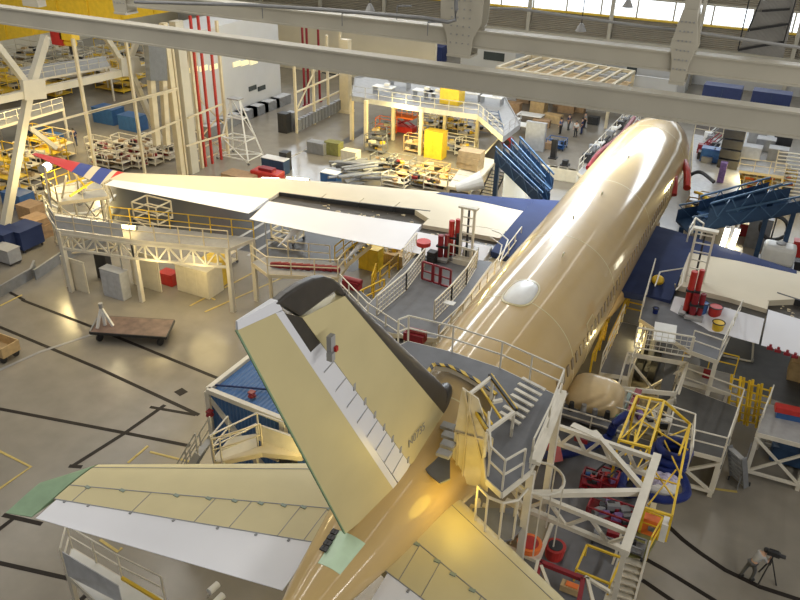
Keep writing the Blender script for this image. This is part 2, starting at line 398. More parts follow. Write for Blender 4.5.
# ---- horizontal tail
def make_tailplane(side):
    zt = ZC+.9
    def yl(x): return -47.8-.546*x
    def yt(x): return -54.3-.155*x
    def st(x): return (V((side*x, yl(x), zt)), V((side*x, yt(x), zt)), .10)
    xs = [.7, 3, 6, 9.6]
    nm = 'starboard' if side > 0 else 'port'
    box = foil([st(x) for x in xs], .10, .70, 'primer', 'horizontal_stabilizer', plane); box['label'] = '%s cream horizontal tail' % nm
    foil([st(x) for x in xs], 0, .10, 'primer', 'leading_edge', box, n=7)
    foil([st(x) for x in [1.2, 3, 6, 9.5]], .70, 1.0, 'airwhite', 'elevator', box)['label'] = 'white elevator'
    rows = []
    def sx(x, c):
        L, T, t = st(x); ch = (T-L).length; p = L.lerp(T, c); return p+V((0, 0, thick(c)*t*ch*.5+.006))
    for c, w in ((.105, .012), (.46, .02), (.70, .02)):
        mb = MB()
        for a, b_ in zip(xs, xs[1:]): mb.bar(sx(a, c), sx(b_, c), w*1.6, .012)
        mb.build('panel_seam', 'grey', box)
    for x in (1.6, 2.4, 3.9, 5.0, 7.0, 9.0): MB().bar(sx(x, .46), sx(x, .70), .02, .012).build('panel_seam', 'grey', box)
    for x in (1.5, 2.3, 2.9, 3.6, 4.4, 5.2, 6.2, 7.9, 9.0):
        p = sx(x, .47); MB().base(p-V((0, 0, .01)), (.18, .11, .03)).build('hinge_bracket', 'bracket', box)
    for x in (2, 3, 4.2, 5.6, 7, 8.4, 9.2):
        p = sx(x, .715); MB().base(p-V((0, 0, .01)), (.07, .09, .03)).build('hinge_fitting', 'grey', box)
    L, T, t = st(9.65); rows = []
    tipL = V((side*10.65, -54.6, zt)); tipT = V((side*10.5, -56.05, zt))
    sts = [(L.lerp(tipL, f**1.3 if False else f), T.lerp(tipT, f), .10*(1-.5*f)) for f in [i/6 for i in range(7)]]
    foil(sts, 0, 1, 'green', 'tail_tip_cap', box, n=11)['label'] = 'green primed tip cap'
    return box
tpl = make_tailplane(-1); tpr = make_tailplane(1)

# ---- vertical fin, sections between root and tip in the plane x = 0
def P2(y, z): return V((0, y, z))
def fin_strip(A0, A1, B0, B1, ha0, hb0, ha1, hb1, m, name, parent, n=8, front=False):
    """A = forward edge, B = aft edge, index 0 = root, 1 = tip; h = half thicknesses"""
    rows = []
    for i in range(n+1):
        f = i/n; A = A0.lerp(A1, f); B = B0.lerp(B1, f); ha = ha0+(ha1-ha0)*f; hb = hb0+(hb1-hb0)*f
        r = []
        K = 6
        for k in range(K+1):
            g = k/K; h = (ha+(hb-ha)*g) if not front else max(.004, hb*math.sqrt(1-(1-g)**2))
            p = A.lerp(B, g); r.append(p+V((h, 0, 0)))
        rows.append(r+[V((-p.x, p.y, p.z)) for p in r[::-1]])
    return MB().grid(rows).build(name, m, parent, smooth=True)
fin = fin_strip(P2(-46.47, 7.55), P2(-53.06, 15.66), P2(-49.75, 8.15), P2(-54.84, 16.0), .40, .46, .13, .14, 'primer', 'fin', plane)
fin['label'] = 'cream vertical fin'
le = fin_strip(P2(-45.3, 7.8), WX(343, 290, 0), P2(-46.47, 7.55), P2(-53.06, 15.66), .1, .40, .03, .13, 'carbon', 'fin_leading_edge', fin, front=True); le['label'] = 'dark leading edge'
tipo = [WX(u, v, 0) for u, v in ((342, 291), (336, 282), (329, 277), (321, 275), (311, 277), (298, 283), (284, 292), (271, 303), (281, 306), (297, 316), (332, 290), (340, 296))]
MB().slab([p-V((.11, 0, 0)) for p in tipo], (.22, 0, 0)).build('fin_tip_fairing', 'carbon', fin, bevel=.05)['label'] = 'dark rounded tip fairing'
a = fin_strip(P2(-49.75, 8.15), P2(-54.2, 15.02), P2(-50.45, 7.9), P2(-54.68, 14.97), .44, .42, .16, .14, 'airwhite', 'spar_panel', fin); a['label'] = 'pale grey panels before the rudder'
a = fin_strip(P2(-54.2, 15.02), P2(-54.84, 16.0), P2(-54.68, 14.97), P2(-55.5, 16.45), .15, .13, .13, .11, 'carbon', 'open_spar_bay', fin); a['label'] = 'dark open bay at the tip'
mb = MB()
for i in range(1, 9):
    f = i/9; p = P2(-49.75, 8.15).lerp(P2(-54.2, 15.02), f); q = P2(-50.45, 7.9).lerp(P2(-54.68, 14.97), f); h = .445+(.165-.445)*f
    MB().bar(p+V((h, 0, 0)), q+V((h-.004, 0, 0)), .02).build('panel_seam', 'midgrey', fin)
mb = MB()
for i in range(7):
    f = .04+i*.11; p = P2(-49.75, 8.15).lerp(P2(-54.2, 15.02), f); h = .46+(.165-.46)*f; MB().box(p+V((h, 0, .05)), (.03, .1, .2)).build('hinge_bracket', 'midgrey', fin)
rud = fin_strip(P2(-50.62, 7.66), P2(-55.72, 16.55), P2(-53.02, 7.98), P2(-56.81, 16.71), .40, .03, .11, .015, 'primer', 'rudder', fin); rud['label'] = 'cream rudder'
fin_strip(P2(-50.4, 7.72), P2(-55.5, 16.5), P2(-50.62, 7.66), P2(-55.72, 16.55), .42, .405, .13, .112, 'airwhite', 'rudder_hinge_strip', rud)
fin_strip(P2(-55.5, 16.52), P2(-55.6, 16.78), P2(-56.81, 16.72), P2(-56.8, 16.9), .12, .03, .08, .02, 'airwhite', 'rudder_tip_cap', rud)
fin_strip(P2(-53.02, 7.98), P2(-56.81, 16.71), P2(-53.07, 8.0), P2(-56.86, 16.73), .031, .031, .017, .017, 'green', 'rudder_trailing_edge', rud)
# dark dorsal fairing at the foot of the leading edge
rows = []; d0_, d1_ = V((0, W(438, 408, 8.5).y, 8.45)), V((0, W(455, 383, 8.7).y, 8.52))
for i in range(12):
    f = i/11; c = d0_.lerp(d1_, f); rr = max(.02, .36*math.sqrt(max(0, 1-f**3)))
    rows.append([c+V((math.cos(t)*rr, 0, math.sin(t)*rr*1.15)) for t in [2*PI*k/18 for k in range(18)]])
MB().grid(rows).build('dorsal_fairing', 'carbon', fin, smooth=True)['label'] = 'rounded dark dorsal fairing'
# instrument clipped to the fin
ip = WX(331, 344, .5)
mb = MB().box(ip, (.12, .18, .45)).box(ip+V((.05, -.1, -.25)), (.14, .14, .2)); ins = mb.build('clamp_tool', 'midgrey', fin)
MB().box(ip+V((.1, .05, -.12)), (.06, .1, .12)).build('clamp_handle', 'red', ins)
# registration letters on the fin
def lettering(body, loc, rot, size, m, parent, name='registration_marks', ext=.004):
    cu = bpy.data.curves.new(name, 'FONT'); cu.body = body; cu.size = size; cu.extrude = ext; cu.align_x = 'CENTER'
    o = bpy.data.objects.new(name, cu); COL.objects.link(o)
    dg = bpy.context.evaluated_depsgraph_get(); me = bpy.data.meshes.new_from_object(o.evaluated_get(dg)); bpy.data.objects.remove(o)
    me.materials.append(M[m]); o = bpy.data.objects.new(name, me); COL.objects.link(o)
    o.matrix_world = Matrix.Translation(V(loc)) @ rot.to_4x4()
    if parent is not None:
        off = V((0, 0, 0)); p = parent
        while p is not None: off += p.location; p = p.parent
        mw = o.matrix_world.copy(); o.parent = parent; mw.translation -= off; o.matrix_basis = mw
    return o
def facing(xdir, ydir):
    x = V(xdir).normalized(); y = V(ydir); y = (y-x*y.dot(x)).normalized(); z = x.cross(y)
    return Matrix(((x.x, y.x, z.x), (x.y, y.y, z.y), (x.z, y.z, z.z)))
p = WX(417, 438, .46)
lettering('N0735', p, facing((.035, 1, -.0), (-.06, 0, 1)), .40, 'grey', fin)
mb = MB().cyl((-0, -57.5, ZC+1.5), (0, -56.5, ZC+1.56), .16, .2, 16); mb.build('exhaust_cone', 'grey', plane)
# belly fairing and landing gear stand in below the wing
rows = []
for i in range(13):
    f = i/12; s = 14.5+16.5*f; k = math.sin(PI*f)**.5 if 0 < f < 1 else .05
    rows.append([V((math.cos(t)*3.05*(.75+.25*k), -s, ZC-1.6-.2*k+math.sin(t)*1.75*max(k, .3))) for t in [2*PI*j/24 for j in range(24)]])
MB().grid(rows).build('belly_fairing', 'film', plane, smooth=True)
for x, y, n_ in ((-4.9, -28.2, 2), (4.9, -28.2, 2), (0, -5.6, 1)):
    mb = MB().cyl((x, y, .8), (x, y, ZC-2.0), .16); mb.cyl((x, y-.7, .65), (x, y+.7, .65), .12)
    g = mb.build('landing_gear_strut', 'midgrey', plane)
    mb = MB()
    for dy in ((-.7, .7) if n_ == 2 else (0,)):
        for dx in (-.35, .35): mb.cyl((x+dx-.18, y+dy, .62), (x+dx+.18, y+dy, .62), .62, n=24)
    mb.build('wheel', 'dark', g)
# ================================================================== THE SETTING
m = mat('polished_concrete', (.245, .222, .183), .22, var=.16, scale=.09, spec=.5, rough_var=.07); M['floor'] = m
nt = m.node_tree; bs = nt.nodes['Principled BSDF']
# worn blotches plus a slow change from cold grey to warm grey slabs
tc = nt.nodes.new('ShaderNodeTexCoord'); n2 = nt.nodes.new('ShaderNodeTexNoise'); n2.inputs['Scale'].default_value = .8; n2.inputs['Detail'].default_value = 8
nt.links.new(tc.outputs['Object'], n2.inputs['Vector'])
mx = nt.nodes.new('ShaderNodeMixRGB'); mx.blend_type = 'MULTIPLY'; mx.inputs['Fac'].default_value = .5
rp = nt.nodes.new('ShaderNodeValToRGB'); rp.color_ramp.elements[0].position = .3; rp.color_ramp.elements[0].color = (.72, .72, .72, 1); rp.color_ramp.elements[1].position = .65
nt.links.new(n2.outputs['Fac'], rp.inputs['Fac'])
old = bs.inputs['Base Color'].links[0].from_socket; nt.links.new(old, mx.inputs[1]); nt.links.new(rp.outputs['Color'], mx.inputs[2]); nt.links.new(mx.outputs['Color'], bs.inputs['Base Color'])
XW0, XW1, YW0, YW1 = -92, 34, -85, 46
struct(MB().box(((XW0+XW1)/2, (YW0+YW1)/2, -.1), (XW1-XW0, YW1-YW0, .2)).build('floor', 'floor'), 'polished grey concrete hangar floor')
M['corr'] = ridged(mat('beige_corrugated_cladding', (.36, .32, .25), .55, var=.05, scale=.4), 1.3, 'Z', .12, 1.0)
M['wallw'] = mat('white_wall_paint', (.55, .55, .54), .6, var=.04, scale=.4)
M['wallc'] = mat('cream_wall_paint', (.58, .52, .38), .6, var=.05, scale=.4)
M['daylight'] = mat('daylit_translucent_glazing', (.86, .93, 1.0), emit=2.2, var=.03)
M['clerestory'] = mat('daylit_clerestory', (.86, .93, 1.0), emit=11, var=.03)
M['ceil'] = mat('roof_deck', (.30, .29, .27), .7)
trims = []
def trim(mb, m, label=None, name='trim_%d'):
    o = mb.build(name % (len(trims)+1), m); trims.append(o); return struct(o, label)
YF = 45.0
# end wall: white plinth, ribbed cladding, a low glazed strip and a tall translucent band
struct(MB().box(((XW0+XW1)/2, YF+.3, 2.2), (XW1-XW0, .5, 4.4)).build('wall_far', 'wallw'))
trim(MB().box(((XW0+XW1)/2, YF+.3, 6.0), (XW1-XW0, .55, 3.3)), 'corr', 'beige ribbed cladding band on the far wall')
trim(MB().box(((XW0+XW1)/2, YF+.3, 16.2), (XW1-XW0, .55, 12.4)), 'corr', 'upper beige ribbed cladding')
trim(MB().box(((XW0+XW1)/2, YF+.3, 31.0), (XW1-XW0, .55, 4)), 'corr')
mb = MB(); 
struct(mb.box(((XW0+XW1)/2, YF+.35, 8.85), (XW1-XW0, .2, 2.3)).build('window_1', 'daylight'), 'long glazed strip high in the far wall')
struct(MB().box(((XW0+XW1)/2, YF+.35, 25.7), (XW1-XW0-24, .2, 6.6)).build('window_2', 'clerestory'), 'tall translucent clerestory band')
for k in range(26):
    x = XW0+3+k*4.8; trim(MB().box((x, YF-.05, 8.85), (.22, .2, 2.4)), 'beam')
trim(MB().box(((XW0+XW1)/2, YF-.1, 7.55), (XW1-XW0, .3, .25)), 'yellow', 'yellow sill rail below the far windows')
trim(MB().box(((XW0+XW1)/2, YF-.1, 10.1), (XW1-XW0, .3, .25)), 'beam')
trim(MB().box(((XW0+XW1)/2, YF-.5, 4.55), (XW1-XW0, .8, .3)), 'beam')
for k in range(11):
    x = XW0+7+k*11.6; trim(MB().box((x, YF-.4, 11), (.5, .5, 22)), 'beam', 'painted steel column on the far wall')
struct(MB().box((XW0-.3, (YW0+YW1)/2, 16), (.5, YW1-YW0, 32)).build('wall_left', 'wallc'))
struct(MB().box((XW1+.3, (YW0+YW1)/2+38, 16), (.5, 60, 32)).build('wall_right', 'wallw'))
struct(MB().box(((XW0+XW1)/2, (YW0+YW1)/2, 33), (XW1-XW0, YW1-YW0, .3)).build('ceiling', 'ceil'))
# slots and painted lines on the floor
def line(pts, w, m, label, z=.004):
    P = [W(u, v) for u, v in pts]; mb = MB(); L, R = [], []
    for i, p in enumerate(P):
        a = P[max(0, i-1)]; b = P[min(len(P)-1, i+1)]; d = (b-a).normalized(); n = V((-d.y, d.x, 0))*w/2; L.append(p+n); R.append(p-n)
    rows = [[l+V((0, 0, z)), r+V((0, 0, z))] for l, r in zip(L, R)]
    vs = [[mb.bm.verts.new(p) for p in row] for row in rows]
    for a, b in zip(vs, vs[1:]): mb.bm.faces.new((a[0], a[1], b[1], b[0]))
    g_ = bmesh.ops.extrude_face_region(mb.bm, geom=mb.bm.faces[:]); bmesh.ops.translate(mb.bm, vec=(0, 0, -(z+.01)), verts=[x for x in g_['geom'] if isinstance(x, bmesh.types.BMVert)])
    return trim(mb, m, label)
M['slot'] = mat('dark_steel_slot', (.016, .012, .01), .6, spec=.2, var=.2); M['paintline'] = mat('yellow_floor_paint', (.45, .34, .09), .5, var=.15, scale=6)
slots = [([(22, 300), (95, 328), (200, 371), (222, 380)], .22), ([(-5, 325), (100, 369), (199, 415)], .22), ([(150, 407), (196, 415)], .2), ([(-5, 408), (125, 433), (190, 446)], .22),
         ([(165, 405), (125, 433), (71, 467)], .22), ([(69, 466), (82, 467)], .22), ([(3, 515), (42, 524)], .22), ([(14, 518), (-4, 532)], .2), ([(-5, 562), (70, 579), (100, 589)], .2), ([(94, 588), (74, 606)], .2),
         ([(668, 526), (683, 540), (700, 553), (725, 570), (760, 587), (806, 602), (950, 640)], .22), ([(640, 556), (665, 570), (720, 604), (860, 690)], .2), ([(642, 580), (680, 606), (760, 660)], .2), ([(0, 287), (24, 300)], .2)]
for i, (p, w_) in enumerate(slots): line(p, w_, 'slot', 'dark guide slot in the concrete floor', .004+.0006*i)
line([(178, 390), (184, 394)], .5, 'slot', 'small dark plate in the floor', .016)
for i, p in enumerate([[(-5, 449), (31, 467), (-5, 492)], [(128, 463), (148, 446)], [(150, 452), (190, 462)], [(190, 306), (262, 268)], [(205, 312), (300, 270)], [(0, 306), (22, 295)], [(560, 528), (575, 545)], [(180, 282), (215, 300)],
                       [(100, 540), (118, 552), (122, 548)], [(715, 489), (737, 492)]]):
    line(p, .12, 'paintline', 'thin yellow painted floor line', .02+.0006*i)
line([(-5, 372), (40, 352), (120, 325)], .2, mat('faded_blue_paint', (.25, .25, .25), .4, var=.1), 'faint blue painted line', .013)

P_ = [W(u, v) for u, v in ((96, 212), (120, 184), (300, 198), (436, 244), (352, 272), (262, 254), (150, 236))]  # floor drawn in a darker tone below the port wing
trim(MB().prism([(p.x, p.y) for p in P_], -.01, .0025), mat('dark_floor_area', (.028, .027, .026), .3, var=.12, scale=.4, rough_var=.06), 'dark floor area below the port wing')
P_ = [W(u, v) for u, v in ((700, 330), (700, 372), (775, 400), (815, 412), (815, 340))]  # likewise a darker stretch of floor below the starboard wing
trim(MB().prism([(p.x, p.y) for p in P_], -.01, .0025), 'deckdark', 'dark floor area below the starboard wing')
# ---- overhead roof girders crossing the picture
def hbeam(y, z, x0, x1, h, w, name, label, cat='beam', m='beam'):
    t = thing(name, label, cat, ((x0+x1)/2, y, z))
    MB().box(((x0+x1)/2, y, z+h-.03), (x1-x0, w, .06)).build('top_flange', m, t)
    MB().box(((x0+x1)/2, y, z+.03), (x1-x0, w, .06)).build('bottom_flange', m, t)
    MB().box(((x0+x1)/2, y-.0, z+h/2), (x1-x0, w*.72, h-.1)).build('web', m, t)
    return t
p = W(400, 64, 19.0); q = W(400, 76, 19.0)
b1 = hbeam(-44.62, 18.56, -34, 33.5, .66, .5, 'roof_girder', 'nearest pale steel girder running across the whole top of the picture', 'girder')
b2 = hbeam(-40.5, 18.98, WY(131, 8, -40.5).x, 33.5, .6, .55, 'roof_girder', 'second pale steel girder behind the nearest one, carrying gusset joints', 'girder')
def girder_at(u, y, z, kind):
    """riveted joint with its vertical and diagonals rising from the second girder"""
    p = WY(u, 40, y); return p.x
def joint(u, label, diag, wide):
    x = girder_at(u, -40.5, 19, 0); y = -40.5
    t = thing('truss_joint', label, 'truss joint', (x, y, 18.5))
    w = wide; fl = 1.0 if diag else .5
    poly = [(x-w*.55, y-.32, 18.70), (x+w*.55, y-.32, 18.70), (x+w*.62, y-.32, 19.30), (x+w*.95, y-.32, 19.80), (x+w*fl, y-.32, 20.85), (x-w*fl, y-.32, 20.85), (x-w*.95, y-.32, 19.80), (x-w*.62, y-.32, 19.30)]
    MB().slab(poly, (0, .03, 0)).build('gusset_plate', 'beam', t, bevel=.01)
    MB().slab([(a, b+.62, c) for a, b, c in poly], (0, .03, 0)).build('gusset_plate', 'beam', t)
    mb = MB().bar((x, y, 19.75), (x, y, 26), .42, .42); mb.build('vertical_post', 'beam', t)
    for dx in diag: MB().bar((x+.2*(1 if dx > 0 else -1), y, 19.95), (x+dx, y, 26), .36, .42, up=(0, 1, 0)).build('diagonal_brace', 'beam', t)
    MB().box((x, y, 18.67), (w*1.1, .75, .08)).build('base_plate', 'beam', t)
    bolt = None
    for i in range(4):
        for j in range(6):
            px = x-w*.42+w*.28*i; pz = 19.10+.28*j
            if bolt is None: bolt = MB().cyl((0, -.012, 0), (0, .012, 0), .028, n=8).build('rivet', 'midgrey'); bolt.parent = t; c = bolt
            else: c = bolt.copy(); COL.objects.link(c); c.parent = t
            c.location = V((px, y-.335, pz))-t.location
    return t
joint(463, 'large riveted joint with two diagonals above the far mezzanine', (-2.6, 2.6), .8)
joint(686, 'slimmer riveted joint with a single vertical above the aircraft nose', (), .42)
joint(130, 'riveted joint at the left end of the second girder', (-2.4,), .62)
# grey conduit bent into the big joint, light cable, hanging lamp brackets
p0 = WY(160, 3, -41.2)
pts = [WY(u, v, -41.3) for u, v in ((135, 2), (250, 5), (330, 10), (425, 18), (448, 22), (455, 20), (456, 10), (456, -6))]
tag(MB().path(pts, .07, 8).build('conduit_pipe', 'grey'), 'grey conduit running along the second girder and turning up at the big joint', 'pipe')
tag(MB().path([WY(u, v, -40.0) for u, v in ((480, 8), (520, 9), (640, 26), (700, 33), (830, 52))], .05, 6).build('conduit_pipe', 'midgrey'), 'thin grey pipe hung above the right half of the second girder', 'pipe')
for i, (u, v) in enumerate(((262, 6), (397, 6), (342, 13), (428, 22))):
    P = WY(u, v, -41.3); mb = MB().bar(P, P+V((.55, 0, .05)), .05).bar(P, P+V((0, 0, -.45)), .025)
    tag(mb.build('cable_bracket', 'grey', origin=P), 'small grey cable bracket on the second girder', 'bracket', 'cable brackets along the second girder')
# lattice panel hanging at the top right
t = thing('access_ladder', 'grey mesh access ladder panel with dark rungs hanging at the top right', 'ladder', WY(765, 30, -37))
P = [WY(u, v, -37) for u, v in ((760, 0), (797, 0), (783, 58), (738, 52))]
MB().slab(P, (0, .04, 0)).build('mesh_panel', ridged(mat('grey_mesh', (.27, .26, .24), .6), 8, 'X', .02), t)
for a, b in (((762, 11), (790, 9)), ((750, 30), (788, 24)), ((738, 50), (783, 42))):
    MB().bar(WY(*a, -37.1), WY(*b, -37.1), .07).build('rung', 'dark', t)
for a, b in (((750, -4), (738, 50)), ((762, -4), (748, 32)), ((797, -4), (783, 44))): MB().bar(WY(*a, -37.1), WY(*b, -37.1), .04).build('stile', 'dark', t)
# yellow crane girder at the top left
t = thing('overhead_crane', 'deep yellow overhead travelling crane girder at the top left', 'crane', (-22, -24, 16))
yc = -25.0
A = WY(0, 41, yc); B = WY(186, 9, yc)
dirn = (B-A).normalized(); A2 = A-dirn*8; B2 = B+dirn*1.0
MB().slab([A2, B2, B2+V((0, 0, 3.4)), A2+V((0, 0, 3.8))], (0, 1.2, 0)).build('box_girder', 'yellow', t)
for k in range(6):
    p_ = A.lerp(B, .05+k*.16); MB().bar(p_+V((0, -.06, .05)), p_+V((0, -.06, 2.1)), .08).build('stiffener', 'yellow', t)
P = WY(65, 38, -25.5)
mb = MB().box(P+V((-.5, 0, 0)), (1.1, .7, 1.0)); mb.build('hoist_motor', 'red', t)
mb = MB().box(P+V((.5, 0, .35)), (1.2, .7, .8)).cyl(P+V((-.2, 0, -.3)), P+V((.9, 0, -.3)), .25); mb.build('hoist_drum', 'yellow', t)
MB().cyl(P+V((.5, 0, -.3)), P+V((.5, 0, -1.1)), .16).build('hook_block', 'dark', t)
P = WY(34, 2, -43.5); mb = MB().box(P, (.9, .4, .3)).box(P+V((0, 0, .35)), (.5, .3, .5)); tag(mb.build('lamp_housing', 'beam', origin=P), 'small grey fitting clamped on the nearest girder, far left', 'lamp')
P = WY(148, 10, -42.5)
# hanging high-bay lamps near the far windows
hb = None
for i, (u, v) in enumerate(((581, 28), (628, 4), (370, 8))):
    P = WY(u, v, -34 if i < 2 else -35)
    if hb is None:
        hb = thing('pendant_lamp', '', 'lamp', P, 'hanging lamps above the girders')
        MB().cyl(P+V((0, 0, -.12)), P+V((0, 0, .18)), .22, .07, 16).build('reflector', 'midgrey', hb); MB().cyl(P+V((0, 0, .18)), P+V((0, 0, 2.5)), .02).build('cord', 'dark', hb)
        hb['label'] = 'pendant lamp in front of the far ribbed cladding, centre'
    else: dup(hb, P, ['', 'pendant lamp high against the long window strip', 'pendant lamp above the left part of the second girder'][i])

# ---- left column line at x = -38
XC = -38.0
def LX(u, v, x=XC): return WX(u, v, x)
def LT(u, v): return WX(u, v, -39.3)
t = thing('side_truss', 'big pale steel side truss with crossing diagonals at the far left', 'truss', LT(5, 228)*1.0)
MB().bar(LT(-30, 106), LT(176, 61), .42, .5).build('chord', 'beam', t)
MB().bar(LT(46, 36), LT(29, 92), .5, .5).build('diagonal', 'beam', t)
MB().bar(LT(29, 92), LT(4, 232), .5, .5).build('diagonal', 'beam', t)
MB().bar(LT(-10, 36), LT(30, 88), .4, .4).build('diagonal', 'beam', t)
MB().bar(LT(30, 128), LT(56, 148), .3, .3).build('diagonal', 'beam', t)
MB().bar(LT(104, 34), LT(127, 70), .36, .4).build('diagonal', 'beam', t)
MB().bar(LT(139, 36), LT(126, 70), .3, .4).build('diagonal', 'beam', t)
MB().bar(LT(130, 70), LT(164, 148), .4, .4).build('diagonal', 'beam', t)
MB().slab([LT(20, 80), LT(42, 78), LT(44, 98), LT(22, 100)], (.3, 0, 0)).build('gusset_plate', 'beam', t)
MB().slab([LT(118, 58), LT(136, 56), LT(140, 72), LT(120, 76)], (.3, 0, 0)).build('gusset_plate', 'beam', t)
def col(u0, v0, u1, v1, w, name, label, cat, m='creamsteel', d=None, x=XC):
    a, b = LX(u0, v0, x), LX(u1, v1, x); xy = ((a+b)/2); a.y = b.y = xy.y
    b.z = 0
    return tag(MB().bar(a, b, w, d or w, up=(1, 0, 0)).build(name, m, origin=b), label, cat)
col(179, 20, 190, 172, .95, 'hangar_column', 'wide pale hangar column, left of the three red pipes', 'column', 'beam', .7)
col(167, 22, 178, 172, .5, 'hangar_column', 'cream square column behind the grey ribbed duct', 'column', 'creamsteel', .5)
for i, (a, b, c, d) in enumerate(((76, 38, 91, 160), (128, 36, 141, 165), (172, 36, 186, 175), (190, 30, 201, 172), (219, 20, 227, 168))):
    col(a, b, c, d, .2 if i < 3 else .24, 'scaffold_pole', ['slender cream pole, leftmost of the poles below the girder', 'slender cream pole left of the grey ribbed duct', 'slender cream pole right of the ribbed duct',
        'cream pole between the wide column and the red pipes', 'cream pole right of the red pipes'][i], 'pole')
for i, (a, b, c, d) in enumerate(((193, 15, 201, 148), (201, 15, 207, 140), (211, 15, 216, 132))):
    col(a, b, c, d, .19, 'fire_pipe', ['leftmost of the three red vertical pipes', 'middle one of the three red vertical pipes', 'rightmost of the three red vertical pipes'][i], 'pipe', 'red')
t = thing('ventilation_duct', 'grey ribbed vertical duct with two cream legs, left of the column', 'duct', LX(152, 150))
mb = MB(); a = LX(144, 38); b = LX(162, 80)
MB().slab([LX(143, 38), LX(161, 38), LX(163, 80), LX(146, 80)], (.5, 0, 0)).build('duct', ridged(mat('ribbed_grey', (.25, .26, .27), .5), 6, 'Y', .04), t)
MB().bar(LX(151, 80), LX(157, 145), .55, .4, up=(1, 0, 0)).build('leg', 'creamsteel', t); MB().bar(LX(163, 80), LX(167, 145), .5, .4, up=(1, 0, 0)).build('leg', 'creamsteel', t)
# light horizontal ties between the poles
for i, (a, b) in enumerate((((88, 113), (176, 90)), ((30, 128), (178, 88)), ((140, 137), (180, 120)), ((188, 118), (222, 104)), ((186, 146), (226, 134)))):
    tag(MB().bar(LX(*a, -37.3), LX(*b, -37.3), .13).build('tie_bar', 'creamsteel', origin=LX(*a, -37.3)), ['thin tie bar crossing in front of the blue cabinets', 'second tie bar rising to the duct', 'short tie bar low beside the duct', 'upper short tie bar behind the red pipes', 'lower short tie bar behind the red pipes'][i], 'bar')
# ladder scaffold between the red pipes
t = thing('pipe_ladder', 'cream ladder frame with zigzag bracing behind the red pipes', 'ladder', LX(205, 165, -39))
mb = MB(); 
for a, b in (((186, 155), (224, 110)), ((190, 128), (224, 150)), ((190, 152), (226, 138)), ((200, 100), (224, 124)), ((188, 165), (226, 150))): mb.bar(LX(*a, -38.6), LX(*b, -38.6), .1)
mb.build('brace', 'creamsteel', t)
MB().bar(LX(188, 30, -38.6), LX(188, 168, -38.6), .1).build('stile', 'creamsteel', t)

# ---- white building at the back left, doors and windows
ya_, yb_ = -5.2, W(268, 99).y
struct(MB().box((-47.5, (ya_+yb_)/2, 5), (5, yb_-ya_, 10)).build('wall_office', 'wallw'), 'white two-storey office block along the back left')
# its windows (face x = -45)
k = 2
def winX(u0, v0, u1, v1, x, m, label=None, glow=False):
    global k; k += 1
    a = LX(u0, v0, x); b = LX(u1, v1, x); y0, y1 = sorted((a.y, b.y)); z0, z1 = sorted((a.z, b.z))
    o = MB().box((x+.02, (y0+y1)/2, (z0+z1)/2), (.1, y1-y0, max(.5, z1-z0))).build('window_%d' % k, m); return struct(o, label)
M['glassy'] = mat('dark_window_glass', (.05, .06, .06), .1); M['litwin'] = mat('lit_window_glass', (.75, .68, .42), .2, emit=.8)
for u in (190, 200, 210, 233, 241, 250): winX(u, 73-(u-190)*.13, u+7, 66-(u-190)*.13, -44.97, 'litwin', 'lit office window in the white block')
for u in (249, 258): winX(u, 91, u+7, 85, -44.97, 'glassy', 'dark office window near the block corner')
struct(MB().box((-47, 24, 3.6), (30, .5, 7.2)).build('wall_inner', 'wallc'), 'cream inner wall beyond the office block')
for u0, v0, u1, v1 in ((271, 65, 280, 84),):
    a = WY(u0, v0, 23.7); b = WY(u1, v1, 23.7); struct(MB().box(((a.x+b.x)/2, 23.7, 1.3), (abs(b.x-a.x), .1, 2.6)).build('door_1', 'olive'), 'dull green door in the cream wall')
for u0, v0, u1, v1 in ((322, 72, 326, 79), (329, 73, 336, 80), (338, 73, 343, 80)):
    a = WY(u0, v0, 23.7); b = WY(u1, v1, 23.7); k += 1; struct(MB().box(((a.x+b.x)/2, 23.7, (a.z+b.z)/2), (abs(b.x-a.x), .1, max(.6, abs(a.z-b.z)))).build('window_%d' % k, 'glassy'), 'small dark window in the cream wall')
# row of storage containers in the distance
for grp, ys, lst, nm in (('dark blue containers behind the second girder', 38, ((352, 371, 39, 50), (373, 398, 41, 54), (400, 420, 44, 58), (422, 442, 46, 60)), 'left of the big joint'),
                         ('dark blue containers behind the second girder', 26, ((699, 744, 84, 108), (747, 794, 90, 115)), 'above the nose, right side')):
    for i, (u0, u1, v0, v1) in enumerate(lst):
        a = WY(u0, v1, ys); b = WY(u1, v0, ys); h = max(2.0, b.z); z0 = 0
        t = thing('storage_container', 'dark blue storage container, number %d from the left behind the second girder' % 0, 'container', ((a.x+b.x)/2, ys, 0), grp)
        t['label'] = ['dark blue container at the left end of the far left row', 'dark blue container, second in the far left row', 'dark blue container, third in the far left row', 'dark blue container just left of the big joint', ][i] if ys == 38 else ['dark blue container to the right of the slim joint', 'dark blue container at the far right end'][i]
        hz = max(2.2, WY(u0, v0, ys).z)
        MB().box(((a.x+b.x)/2, ys+1, hz/2), (abs(b.x-a.x), 2, hz)).build('body', mat('dark_blue_steel', (.015, .03, .12), .45, var=.1) if 'dkb' not in M else M['dkb'], t)
        MB().box(((a.x+b.x)/2, ys-.03, hz*.5), (.06, .06, hz*.9)).build('door_bar', 'bluesteel', t)
